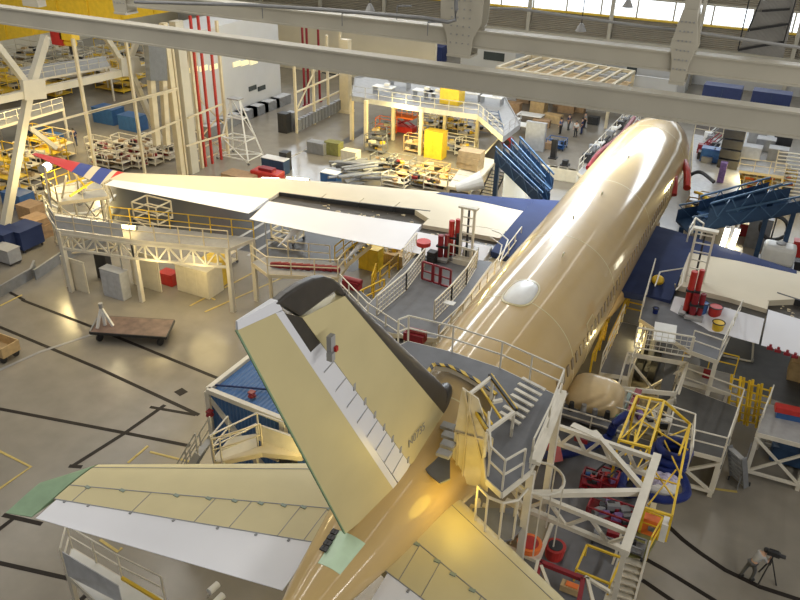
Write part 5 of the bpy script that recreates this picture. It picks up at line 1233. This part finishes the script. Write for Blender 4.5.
cabinet((799, 262), (1.4, .8, 1.6), 'red', 'red cabinet cut by the right edge, beyond the wing', z=0)
cabinet((788, 272), (2.0, .8, 1.0), 'dark', 'low black bench beyond the starboard wing', 'bench', 'bench')
cabinet((750, 236), (1.8, .8, 1.0), 'redtrim', 'dark red and white machine under the long blue gantry', 'machine', 'machine', top='white')
# --- white A frame tower, dark cabinets, guarded frame
p = W(240, 158); t = thing('a_frame_tower', 'white triangular wheeled lattice tower on the open corridor', 'tower', p)
hh = 5.6; tops = [p+V((-.5, 0, hh)), p+V((.5, 0, hh))]; feet = [p+V(v_) for v_ in ((-1.7, -1.2, .1), (1.9, -1.2, .1), (1.9, 1.2, .1), (-1.7, 1.2, .1))]
for i, f_ in enumerate(feet):
    MB().bar(f_, tops[0 if i in (0, 3) else 1], .13).build('leg', 'white', t); MB().cyl(f_-V((.05, 0, 0)), f_+V((.05, 0, 0)), .12, n=10).build('wheel', 'dark', t)
for lv in (.05, .35, .7):
    mb = MB(); q = [feet[i].lerp(tops[0 if i in (0, 3) else 1], lv) for i in range(4)]
    for a, b in zip(q, q[1:]+q[:1]): mb.bar(a, b, .09)
    mb.bar(q[0], q[2], .07); mb.build('tie_ring', 'white', t)
MB().bar(feet[0], feet[1].lerp(tops[1], .35), .08).build('brace', 'white', t); MB().bar(feet[1], feet[0].lerp(tops[0], .35), .08).build('brace', 'white', t)
MB().bar(feet[2].lerp(tops[1], .35), tops[0], .08).build('brace', 'white', t); MB().base(tops[0].lerp(tops[1], .5), (1.3, .8, .12)).build('head', 'midgrey', t)
cabinet((285, 132), (1.1, .9, 2.0), 'dark', 'black upright cabinet, left of the guarded frame')
cabinet((292, 130), (.8, .8, 1.9), 'grey', 'grey upright cabinet beside the black one')
A, B = W(297, 133), W(341, 111); hF = 7.4
t = thing('guard_frame', 'tall white open frame with low mesh fence and red pipes', 'frame', A)
for f_ in (0, .38, .7, 1): q = A.lerp(B, f_); MB().bar(q, q+V((0, 0, hF+2*f_)), .22).build('post', 'creamsteel', t)
for z_ in (2.3, 4.2): MB().bar(A+V((0, 0, z_)), B+V((0, 0, z_)), .15).build('rail', 'creamsteel', t)
MB().bar(A+V((0, 0, 2.3)), A.lerp(B, .5)+V((0, 0, 6.3)), .12).build('brace', 'creamsteel', t)
for k_ in range(14): q = A.lerp(B, (k_+.5)/14); MB().box(q+V((0, 0, .8)), (.5, .5, 1.2)).build('fence_panel', 'grey', t)
for i, u in enumerate((305, 309, 320)): q = W(u, 106+(u-305)*-.3); tag(MB().cyl((0, 0, 0), (0, 0, 9), .14).cyl((0, 0, 0), (0, 0, .15), .3).build('fire_pipe', 'redtrim'), ['left', 'middle', 'right'][i]+' red riser pipe inside the tall white guard frame', 'pipe').location = q
q = W(346, 112); tag(MB().base((0, 0, 0), (1.1, .8, 8)).base((0, 0, 0), (1.5, 1.2, .3)).build('hangar_column', 'creamsteel'), 'thick cream column between office block and mezzanine', 'column').location = q
q = W(395/1, 30); 
for i, (u, v) in enumerate(((388, 66), (497, 62), (609, 55), (744, 100), (553, 50))):
    pass
# tool carts in the corridor
cabinet((276, 172), (2.4, 1.0, 1.3), 'bluesteel', 'blue and white tool cart behind the port wing', 'tool_cart', 'cart', top='white')
cabinet((286, 170), (.8, .8, 1.7), 'dark', 'black cabinet at the end of the blue tool cart')
p = W(268, 180); t = thing('tool_cart', 'red low cart behind the lit lamp tubes', 'cart', p); MB().base(p, (2.8, 1.4, .9)).build('body', 'red', t, bevel=.1); MB().base(p+V((0, 0, .9)), (1.4, .7, .25)).build('cover', 'redtrim', t)
crate_stack((240, 180), (3.0, 1.6, .6), 1, 'card', 'long flat brown crate left of the red cart')
cabinet((318, 153), (1.9, 1.0, 1.1), 'grey', 'dark grey crate on the corridor, left of the olive one', 'crate', 'crate')
cabinet((334, 154), (1.6, 1.0, 1.2), 'olive', 'olive green crate on the corridor', 'crate', 'crate')
line([(306, 152), (345, 142), (366, 128)], .9, 'deckdark', 'dark floor strip leading to the mezzanine', .02)
line([(284, 160), (312, 147)], .1, 'steel', 'thin pale line on the corridor floor', .02)
cabinet((351, 166), (1.6, 1.0, 1.5), 'sheet', 'beige box stand near the bundle of dark tubes', 'stand', 'stand')
cabinet((331, 182), (1.6, 1.0, .9), 'blue', 'blue bin with white top left of the dark tube bundle', 'bin', 'bin', top='white')
# bundle of dark tubes: individual long tubes on a rack
tb = None; rnd = random.Random(11)
for i in range(26):
    p = W(362+rnd.uniform(-18, 20), 182+rnd.uniform(-14, 6), 0)
    if tb is None: tb = MB().cyl((-1.6, 0, 0), (1.6, 0, 0), .13, n=8).cyl((-1.62, 0, 0), (-1.6, 0, 0), .15, n=8).build('tube_length', 'grey'); o = tb
    else: o = tb.copy(); COL.objects.link(o)
    tag(o, 'dark grey tube in the loose pile behind the port wing', 'tube', 'loose pile of dark tubes'); o.location = p+V((0, 0, .15+rnd.uniform(0, 1.0))); o.rotation_euler = (0, rnd.uniform(-.12, .12), rnd.uniform(.4, 1.3))
# parts tables behind the wing
rnd = random.Random(5)
spots = [(396, 186), (410, 180), (424, 186), (438, 190), (452, 184), (402, 170), (418, 172), (436, 174), (384, 168), (462, 190)]
for i, (u, v) in enumerate(spots):
    rack(W(u, v), 2.2, 1.3, rnd.uniform(.7, 1.3), 'parts trestle loaded with timber and metal components behind the port wing', ('steel', 'wood', 'grey')[i % 3], ('wood', 'yellow', 'dark', 'card', 'creamsteel', 'redtrim', 'grey', 'dark'), 60+i, 'parts_trestle', 'trestle', False, 9)['group'] = 'parts trestles behind the port wing'
t, P, c = dock('nose_stand', 'pale stepped stand with white pointed cover behind the navy leading edge', [(448, 186), (470, 190), (496, 160), (470, 154)], 3.0, rails=[(0, 1)], steel='creamsteel', deck='sheet')
MB().cyl(W(456, 188, 3.6), W(482, 180, 4.2), .3, .7, 14).build('pointed_cover', 'white', t)
crate_stack((470, 168), (1.9, 1.2, .5), 3, 'wood', 'pale padded box on the stepped stand', seed=8, z=3.1)
# --- mezzanine
ZM = 4.6
mu = [(352, 97), (420, 108), (478, 116), (503, 138), (520, 125), (505, 98), (400, 72), (355, 78)]
t, P, c = dock('mezzanine', 'curved grey mezzanine floor with mesh railing above the yellow-lit area', mu, ZM, legs=(), rails=[(0, 1, 2, 3, 4)], deck='midgrey', steel='midgrey', th=.5)
for (u, v) in ((366, 146), (393, 140), (420, 155), (444, 140), (476, 146), (352, 140)): p = W(u, v); MB().bar(p, V((p.x, p.y, ZM)), .32).build('column', 'creamsteel', t)
cabinet((452, 103), (2.0, 1.6, 1.9), 'yellow', 'yellow cube cabinet on the mezzanine', z=ZM)
for i, (u, v, m_) in enumerate(((384, 94, 'white'), (424, 98, 'white'), (435, 100, 'white'), (470, 100, 'white'), (492, 104, 'white'), (400, 88, 'plastic'))):
    p = W(u, v, ZM); t = thing('desk', 'white desk with papers on the mezzanine', 'desk', p, 'white desks on the mezzanine')
    MB().box(p+V((0, 0, .75)), (2.2, 1.1, .06)).build('desk_top', m_, t)
    for a in (-1, 1): MB().box(p+V((a*1.0, 0, .37)), (.06, 1.0, .74)).build('side_panel', 'midgrey', t)
    MB().base(p+V((.3, .1, .79)), (.5, .4, .3)).build('papers', 'white', t)
ladder(W(497, 128, 4.6), W(492, 112, 4.6)+V((0, 0, .2)), 1.2, 'bluesteel', 'blue ramp plate at the corner of the mezzanine', 'ramp_plate', 5, 'ramp')
# under the mezzanine
cabinet((435, 157), (1.9, 1.2, 2.6), 'yellow', 'tall yellow cabinet under the mezzanine edge')
p = W(404, 133); t = thing('scissor_lift', 'orange-red scissor lift under the mezzanine', 'lift', p)
MB().base(p+V((0, 0, .2)), (2.4, 1.2, .6)).build('chassis', 'red', t); MB().base(p+V((0, 0, 1.7)), (2.4, 1.2, .15)).build('platform', 'orange', t)
for a in (-1, 1): MB().bar(p+V((-1, a*.5, .8)), p+V((1, a*.5, 1.7)), .12).build('scissor_arm', 'redtrim', t); MB().bar(p+V((1, a*.5, .8)), p+V((-1, a*.5, 1.7)), .12).build('scissor_arm', 'redtrim', t)
rail(MB(), [p+V((-1.2, -.6, 1.8)), p+V((1.2, -.6, 1.8)), p+V((1.2, .6, 1.8)), p+V((-1.2, .6, 1.8))], 1.0, closed=True).build('guardrail', 'orange', t)
for i, (u, v, m_) in enumerate(((380, 140, 'grey'), (386, 134, 'orange'), (428, 132, 'creamsteel'), (440, 126, 'creamsteel'), (456, 130, 'yellow'), (468, 136, 'creamsteel'), (484, 132, 'wood'), (415, 152, 'wood'), (454, 152, 'steel'), (466, 156, 'steel'), (446, 128, 'wood'), (376, 152, 'grey'))):
    rack(W(u, v), 2.0, 1.0, 1.7, 'yellow-lit parts rack under the mezzanine', m_, ('wood', 'yellow', 'creamsteel', 'dark'), 80+i, 'parts_rack', 'rack', False, 7)['group'] = 'parts racks under the mezzanine'
struct(MB().slab([W(500, 136, 0), W(478, 160, 0), W(478, 160, 2.6), W(500, 136, 2.6)], (.15, 0, 0)).build('wall_inner', 'wallc'), 'cream inner wall beside the yellow-lit area')
# --- open far floor: cardboard boxes, tables, people
for i, (u, v, s, n, m_) in enumerate(((512, 112, (2.6, 1.6, .8), 2, 'card'), (524, 102, (2.2, 1.6, .9), 3, 'card'), (538, 112, (2.4, 1.8, .9), 2, 'wood'), (536, 100, (2.2, 1.4, .8), 3, 'card'), (552, 122, (2.8, 1.6, 1.2), 1, 'wood'), (566, 112, (2.6, 1.6, 1.5), 1, 'card'), (580, 112, (1.4, 1.2, 1.2), 2, 'card'), (541, 126, (2.6, 1.6, 1.0), 1, 'card'), (548, 148, (1.4, 1.2, .9), 1, 'card'), (560, 106, (2.2, 1.6, .9), 2, 'card'))):
    crate_stack((u, v), tuple(x*.72 for x in s), n, m_, ['brown box nearest the mezzanine corner', 'tall pile of brown boxes left of the people', 'pale wooden box between box piles', 'brown box pile at the very back', 'long pale box left of the people', 'big brown box behind the people', 'brown box right behind the people', 'brown box in front of the long pale one', 'small brown box beside the white screen', 'brown box in the back row'][i], seed=20+i)
for i, (u, v, w_) in enumerate(((520, 132, 3.6), (530, 122, 2.8), (508, 126, 2.4))):
    p = W(u, v); t = thing('white_table', ['white table nearest the blue port stair', 'white table left of the box piles', 'white table at the mezzanine corner'][i], 'table', p)
    MB().box(p+V((0, 0, .85)), (w_, 1.6, .06)).build('table_top', 'white', t)
    for a in (-1, 1):
        for b in (-1, 1): MB().bar(p+V((a*w_*.45, b*.7, 0)), p+V((a*w_*.45, b*.7, .85)), .07).build('leg', 'midgrey', t)
cabinet((534, 150), (2.0, .5, 2.8), 'plastic', 'pale grey upright screen left of the open floor', 'screen', 'screen', doors=1)
p = W(508, 142, 2.2); t = thing('hose_reel', 'dark red round reel beside the mezzanine corner', 'reel', p); MB().cyl(p-V((0, .2, 0)), p+V((0, .2, 0)), .6, n=20).build('drum', 'redtrim', t); MB().cyl(p-V((0, .25, 0)), p-V((0, .2, 0)), .25, n=14).build('hub', 'dark', t); MB().bar(V((p.x, p.y, 0)), p, .2).build('stand', 'sheet', t)
for i in range(5): cabinet((548+i*9, 178+i*1.5), (1.5, .4, 1.1), 'sheet', 'beige low barrier block ahead of the port wing root', 'barrier_block', 'barrier', doors=1)['group'] = 'beige barrier blocks'
for i, (u, v) in enumerate(((553, 158), (565, 165))): p = W(u, v); tag(MB().base((0, 0, 0), (.5, .5, .5 if i else 1.9)).base((0, 0, 0), (.8, .8, .1)).build('bollard', 'dark'), ['tall black post on the pale floor', 'short black post on the pale floor'][i], 'post').location = p
cabinet((593, 124), (1.2, .8, .8), 'dark', 'small black box alone on the pale floor', 'box', 'box')
rack(W(556, 148), 1.8, 1.4, 1.0, 'blue metal cart beside the pale grey screen', 'blue', ('blue', 'dark', 'card'), 51)
p = W(603, 112, 0); struct(MB().box((p.x, 30, 1.6), (1.6, .3, 3.2)).build('door_2', 'midgrey'), 'grey door in the white far partition'); 
struct(MB().box((-12, 30.3, 1.7), (17, .3, 3.4)).build('wall_partition', 'wallw'), 'white partition behind the open far floor')
# nose port side: rail with dark red hose bundle
t, P, c = dock('nose_dock', 'narrow dock with white rails along the port side of the nose', [(590, 180), (640, 120), (632, 114), (578, 172)], 3.4, rails=[(2, 3), (1, 0)], steel='steel', deck='midgrey', legs=(3, 2))
for i, pts in enumerate((((588, 168, 4.4), (600, 152, 4.8), (620, 136, 4.6), (634, 118, 4.8)), ((590, 176, 4.2), (606, 158, 4.2), (622, 140, 4.2), (638, 122, 4.2)))):
    hose(pts, .2, ['outer dark red hose along the port nose dock', 'inner dark red hose along the port nose dock'][i], 'redtrim')
rnd = random.Random(9)
for i in range(9):
    p = W(586+i*5.5, 162-i*5.5, 3.5); tag(MB().base((0, 0, 0), (rnd.uniform(.5, .9), .5, rnd.uniform(.5, 1.1))).cyl((0, 0, .3), (.5, .2, .9), .12).build('equipment_case', ('dark', 'grey', 'white')[i % 3]), ['black', 'grey', 'white'][i % 3]+' equipment case on the port nose dock', 'case', 'equipment cases on the port nose dock').location = p
# starboard nose
t, P, c = dock('nose_dock', 'cluttered dock platform along the starboard side of the nose', [(694, 134), (690, 200), (742, 206), (736, 142)], 3.0, rails=[(0, 3)], steel='creamsteel', deck='plastic', legs=True)
for i, pts in enumerate((((673, 195, 5.5), (674, 180, 6.2), (672, 168, 6.0)), ((687, 188, 5.4), (687, 172, 6.0), (684, 162, 6.2)))):
    hose(pts, .26, ['left', 'right'][i]+' one of two curved red straps beside the nose', 'red')
hose(((688, 176, 5.6), (700, 172, 5.8), (714, 182, 5.5)), .13, 'dark cable loop right of the red straps', 'dark')
rnd = random.Random(14)
for i in range(16):
    p = W(698+rnd.uniform(0, 34), 140+rnd.uniform(0, 26), 3.02)
    tag(MB().base((0, 0, 0), (rnd.uniform(.4, .9), rnd.uniform(.4, .8), rnd.uniform(.4, 1.2))).bar((-.4, 0, .2), (.5, .3, 1.3), .08).build('equipment_case', ('dark', 'grey', 'white', 'redtrim')[i % 4]), ['black', 'grey', 'white', 'dark red'][i % 4]+' equipment case on the starboard nose dock', 'case', 'equipment cases on the starboard nose dock').location = p
cabinet((711, 161), (1.8, 1.0, 1.1), 'blue', 'blue box on the starboard nose dock', 'box', 'box', z=3.05)
t = thing('shelf_unit', 'black open shelf unit on the starboard nose dock', 'shelf', W(728, 166, 3.05)); p = W(727, 167, 3.05)
for i in range(4): MB().base(p+V((0, 0, i*.85)), (1.6, .9, .7)).build('bay', 'dark', t)
cabinet((720, 182), (.5, .5, 1.6), 'purple', 'pink and purple banner post near the black shelves', 'banner', 'banner', z=3.05, doors=0)
hose(((695, 192, 5.0), (705, 196, 5.2), (712, 208, 4.9), (700, 214, 4.8), (692, 206, 4.8)), .1, 'yellow hose loops below the nose', 'yellow')
for i, (u, v) in enumerate(((694, 212), (700, 222), (710, 214), (716, 224), (706, 206))): rack(W(u, v, 3.2), 1.2, .9, .9, 'yellow-brown framed hardware below the starboard nose', 'yellow' if i % 2 else 'wood', ('dark', 'yellow', 'wood'), 120+i, 'hardware_rack', 'rack', False, 5)['group'] = 'hardware below the starboard nose'
# far right
t, P, c = dock('machine_platform', 'grey platform with machines right of the nose, under the nearest girder', [(738, 170), (784, 176), (790, 136), (748, 128)], 2.2, deck='plastic', steel='creamsteel', legs=True, rails=[(0, 1)])
for i, (u, v) in enumerate(((756, 142), (764, 150), (782, 144), (750, 158), (776, 160))): cabinet((u, v), (1.6, 1.2, 1.1), ('midgrey', 'grey', 'dark', 'plastic', 'grey')[i], ['mid grey machine at the back of the right platform', 'grey machine in the centre of the right platform', 'black machine at the right of the right platform', 'pale machine at the front of the right platform', 'grey machine at the front right of the right platform'][i], 'machine', 'machine', z=2.25, top='plastic')
for i in range(8): rack(W(738+i*6.5, 182+(i % 3)*5), 1.6, 1.0, 1.5, 'yellow-lit trestle of parts right of the nose', 'yellow' if i % 2 else 'creamsteel', ('wood', 'yellow', 'orange', 'white'), 140+i, 'parts_trestle', 'trestle', False, 7)['group'] = 'yellow-lit trestles right of the nose'
t = thing('wide_steps', 'pale slatted steps at the right edge beyond the wing', 'steps', W(792, 195)); stairs(t, W(798, 152, 4.0), W(788, 196, .4), 3.0, 12, 'creamsteel', rails=False, tread='sheet')
# --- far left bay
rnd = random.Random(77)
for i, (uv, s, lb) in enumerate((((110, 122), (2.9, 1.8, 1.6), 'large blue cabinet, left of two in the far left bay'), ((134, 129), (2.5, 1.7, 1.5), 'smaller blue cabinet, right of two in the far left bay'))):
    cabinet(uv, s, 'blue', lb, doors=3)
for i in range(26):
    u = rnd.uniform(-5, 140); v = rnd.uniform(62, 100)-u*.08
    rack(W(u, v), 4.5, 2.4, rnd.uniform(1.8, 3.4), 'yellow-lit scaffold rack in the far left bay', ('creamsteel', 'yellow', 'steel')[i % 3], ('yellow', 'wood', 'creamsteel', 'dark'), 200+i, 'scaffold_rack', 'rack', False, 6)['group'] = 'racks in the far left bay'
t, P, c = dock('bay_platform', 'grey raised platform with rails in the far left bay', [(-6, 128), (64, 108), (62, 98), (-6, 112)], 3.0, rails=[(0, 1)], deck='midgrey', steel='steel')
t, P, c = dock('bay_platform', 'pale raised platform at the top of the far left bay', [(20, 82), (110, 66), (104, 56), (16, 68)], 4.0, rails=[(0, 1)], deck='plastic', steel='steel')
for i, (u, v) in enumerate(((100, 152), (112, 158), (126, 150), (140, 156), (152, 150), (118, 168), (134, 166), (150, 163), (164, 158), (104, 166))):
    rack(W(u, v), 2.4, 1.1, 1.4, 'rack of brown trays below the side truss', 'steel', ('card', 'rust', 'dark', 'redtrim'), 240+i, 'tray_rack', 'rack', False, 8)['group'] = 'tray racks below the side truss'
for i, (u, v) in enumerate(((10, 172), (26, 178), (12, 190), (36, 168), (52, 164), (60, 156), (40, 152))):
    rack(W(u, v), 2.6, 1.6, 2.4, 'yellow-lit trestle behind the leaning truss leg', ('yellow', 'creamsteel')[i % 2], ('wood', 'yellow', 'dark', 'steel'), 260+i, 'scaffold_rack', 'rack', False, 8)['group'] = 'trestles behind the leaning truss leg'
for i, (u, v) in enumerate(((20, 206), (42, 142), (52, 146))): cabinet((u, v), (2.2, 1.4, 1.2), 'blue', ['blue bin below the leaning truss leg', 'blue bin at the back left, left of two', 'blue bin at the back left, right of two'][i], 'bin', 'bin')
for i in range(7):
    bt_ = cabinet((216+i*8.6, 133-i*5.0), (1.1, 2.9, 1.0), 'grey', 'grey bench along the office block', 'bench', 'bench', doors=2, top='plastic'); bt_['group'] = 'benches along the office block'; bt_.location.x = max(bt_.location.x, -44.2)
# --- people
def person(p, rz, h, shirt, trousers, label, pose='stand', hair='dark'):
    t = thing('person', label, 'person', p); t.rotation_euler = (0, 0, 0)
    k_ = h/1.75
    def skin(name, pts, edges, rad, m_, sub=1):
        me = bpy.data.meshes.new(name); R = Matrix.Rotation(rz, 3, 'Z')
        me.from_pydata([tuple(R @ (V(q)*k_)) for q in pts], edges, []); o = bpy.data.objects.new(name, me); COL.objects.link(o)
        sm = o.modifiers.new('skin', 'SKIN'); sm.use_smooth_shade = True
        for i, r in enumerate(rad): me.skin_vertices[0].data[i].radius = (r[0]*k_, r[1]*k_) if isinstance(r, tuple) else (r*k_, r*k_)
        me.skin_vertices[0].data[0].use_root = True; o.modifiers.new('sub', 'SUBSURF').levels = sub; o.modifiers['sub'].render_levels = sub
        me.materials.append(M[m_]); o.parent = t; return o
    if pose == 'stand':
        J = [(0, 0, .95), (0, 0, 1.15), (0, 0, 1.38), (0, .01, 1.5), (0, .02, 1.62), (0, .02, 1.72), (.09, 0, .9), (.1, .02, .5), (.1, 0, .08), (.1, .14, .04), (-.09, 0, .9), (-.11, -.02, .5), (-.12, -.05, .08), (-.12, .09, .04),
             (.19, 0, 1.4), (.25, .0, 1.12), (.24, .12, .88), (-.19, 0, 1.4), (-.25, 0, 1.12), (-.24, .1, .88)]
    else:   # leaning forward to a tripod camera
        J = [(0, -.12, .92), (0, 0, 1.1), (0, .18, 1.28), (0, .27, 1.38), (0, .33, 1.48), (0, .36, 1.57), (.1, -.12, .88), (.12, .0, .5), (.12, -.05, .08), (.12, .09, .04), (-.1, -.12, .88), (-.14, -.22, .5), (-.15, -.36, .08), (-.15, -.22, .04),
             (.18, .18, 1.30), (.24, .3, 1.06), (.13, .5, 1.2), (-.18, .18, 1.30), (-.24, .32, 1.06), (-.1, .52, 1.16)]
    E_ = [(0, 1), (1, 2), (2, 3), (3, 4), (4, 5), (0, 6), (6, 7), (7, 8), (8, 9), (0, 10), (10, 11), (11, 12), (12, 13), (2, 14), (14, 15), (15, 16), (2, 17), (17, 18), (18, 19)]
    rd = [(.14, .10), (.13, .09), (.15, .10), .055, (.085, .095), .07, .085, .06, .042, .04, .085, .06, .042, .04, .06, .045, .03, .06, .045, .03]
    # fingers on both hands
    pts, ed, rr = list(J), list(E_), list(rd)
    for w_, s_ in ((16, 1), (19, -1)):
        wv_ = V(J[w_]); el = V(J[w_-1]); d = (wv_-el).normalized()
        pts.append(tuple(wv_+d*.06)); ed.append((w_, len(pts)-1)); rr.append((.035, .018)); pm = len(pts)-1
        for f_ in range(4):
            q = wv_+d*(.13+.02*(f_ in (1, 2)))+V(((f_-1.5)*.02, .01, 0)); pts.append(tuple(q)); ed.append((pm, len(pts)-1)); rr.append(.009)
        q = wv_+d*.07+V((-.045*s_, .02, 0)); pts.append(tuple(q)); ed.append((w_, len(pts)-1)); rr.append(.011)
    skin('body', pts, ed, rr, 'skin')
    g = 1.22
    sh = [0, 1, 2, 14, 15, 17, 18]; m_ = {a: i for i, a in enumerate(sh)}
    skin('shirt', [J[i] for i in sh], [(0, 1), (1, 2), (2, 3), (3, 4), (2, 5), (5, 6)], [(.16, .12), (.155, .115), (.17, .12), .078, .06, .078, .06], shirt)
    tr = [0, 6, 7, 8, 10, 11, 12]
    skin('trousers', [J[i] for i in tr], [(0, 1), (1, 2), (2, 3), (0, 4), (4, 5), (5, 6)], [(.15, .115), .105, .08, .06, .105, .08, .06], trousers)
    R = Matrix.Rotation(rz, 3, 'Z')
    hd = R @ (V(J[4])*k_); mb = MB()
    mb.ball(p+hd+(R @ V((0, -.015, .05)))*k_, .112*k_, (1, 1.08, 1), 14); mb.build('hair', hair, t, smooth=True)
    mb = MB()
    for s_ in (-1, 1): mb.ball(p+hd+(R @ V((s_*.032, .10, .0)))*k_, .012*k_)
    mb.build('eye', 'dark', t); MB().ball(p+hd+(R @ V((0, .115, -.025)))*k_, .02*k_, (.8, 1, 1.3)).build('nose', 'skin', t); MB().box(p+hd+(R @ V((0, .10, -.06)))*k_, (.045*k_, .012, .01)).build('mouth', 'redtrim', t)
    mb = MB()
    for i in (9, 13): q = R @ (V(J[i])*k_); q2 = R @ (V(J[i-1])*k_); mb.bar(p+V((q2.x, q2.y, .05))-(q-q2).normalized()*.04, p+V((q.x, q.y, .05)), .1*k_, .09)
    mb.build('shoe', 'dark', t); return t
person(W(750, 578), -.9, 1.72, 'midgrey', 'deckdark', 'person in grey shirt and dark cap bending to a tripod camera', 'lean')
p = W(764, 581); t = thing('tripod', 'black camera tripod on the floor in front of the bending person', 'tripod', p)
for k_ in range(3): MB().bar(p+V((math.cos(k_*2.1)*.45, math.sin(k_*2.1)*.45, 0)), p+V((0, 0, 1.25)), .045).build('leg', 'dark', t)
MB().bar(p+V((0, 0, .9)), p+V((0, 0, 1.4)), .05).build('centre_post', 'dark', t)
t = thing('video_camera', 'black video camera on the tripod', 'camera', p+V((0, 0, 1.4))); MB().box(p+V((0, 0, 1.52)), (.45, .16, .2)).build('body', 'dark', t); MB().cyl(p+V((.2, 0, 1.52)), p+V((.42, 0, 1.52)), .08, n=12).build('lens', 'dark', t); MB().bar(p+V((-.2, 0, 1.7)), p+V((.15, 0, 1.7)), .04).build('handle', 'dark', t)
for i, (u, v, rz, a, b, lb) in enumerate(((575, 137, 3.0, 'white', 'dark', 'person in a white shirt and dark trousers, nearest of the standing group'), (581, 134, 2.0, 'navy', 'navy', 'person in navy clothes right of the white-shirted one'), (568, 130, -2, 'navy', 'deckdark', 'person in navy, left behind the white-shirted one'), (560, 134, 1.2, 'blue', 'dark', 'person in blue, leftmost of the standing group'),
                                         (584, 128, -1, 'grey', 'dark', 'person in grey at the right back of the standing group'), (350, 108, 1, 'redtrim', 'dark', 'person in dark red beside the thick cream column'), (76, 146, 1, 'navy', 'navy', 'person in navy in the far left bay beyond the truss'))):
    person(W(u, v), rz, 1.78, a, b, lb)
# ================================================================== LIGHT AND VIEW
w = bpy.data.worlds.new('world'); sc.world = w; w.use_nodes = True
w.node_tree.nodes['Background'].inputs[0].default_value = (.95, .97, 1.0, 1); w.node_tree.nodes['Background'].inputs[1].default_value = .22
def area(name, loc, size, power, color=(1, .965, .90), rot=(0, 0, 0)):
    l = bpy.data.lights.new(name, 'AREA'); l.shape = 'RECTANGLE'; l.size = size[0]; l.size_y = size[1]; l.energy = power; l.color = color
    o = bpy.data.objects.new(name, l); COL.objects.link(o); o.location = loc; o.rotation_euler = rot; return o
for x, pw in ((-46, 5000), (-30, 6500), (-14, 6500), (10, 1500)):
    area('roof_lamp_row', (x, -22, 31), (1.3, 88), pw)
def lamp(u, v, z, power, col=(1, .78, .35), r=.5, name='warm_lamp'):
    l = bpy.data.lights.new(name, 'POINT'); l.energy = power; l.color = col; l.shadow_soft_size = r; o = bpy.data.objects.new(name, l); COL.objects.link(o); o.location = W(u, v, z)
for u, v in ((385, 128), (425, 140), (460, 135), (400, 115)): lamp(u, v, 3.9, 1100, (1, .8, .3))
lamp(200, 268, 3.0, 260, (1, .78, .35), 1.3); lamp(150, 268, 3.0, 120); lamp(85, 190, 6.5, 500, (1, .85, .5)); lamp(750, 175, 3.5, 700); lamp(20, 95, 6, 1400); lamp(80, 85, 6, 1400); lamp(505, 560, 2.5, 500); lamp(40, 165, 6, 900)
lamp(462, 496, 7.9, 70, (1, .7, .1), .5); lamp(310, 455, 5.3, 200, (1, .8, .3), .2); lamp(640, 345, 3.0, 300); lamp(505, 300, 3.6, 250)
lamp(575, 90, 12, 6000, (.85, .93, 1), 2); lamp(560, 40, 14, 5000, (.85, .93, 1), 2); area('warm_bay_lamps', (-21, -33, 13), (9, 9), 1000, (1, .74, .3))
area('fin_fill_light', (31, -62, 24), (2, 46), 7500, rot=(0, math.radians(62), 0))  # unseen fill light, added to brighten the starboard side of the fin
sc.view_settings.view_transform = 'Standard'; sc.view_settings.look = 'None'; sc.view_settings.gamma = 1; sc.view_settings.exposure = -.12; sc.view_settings.use_curve_mapping = False
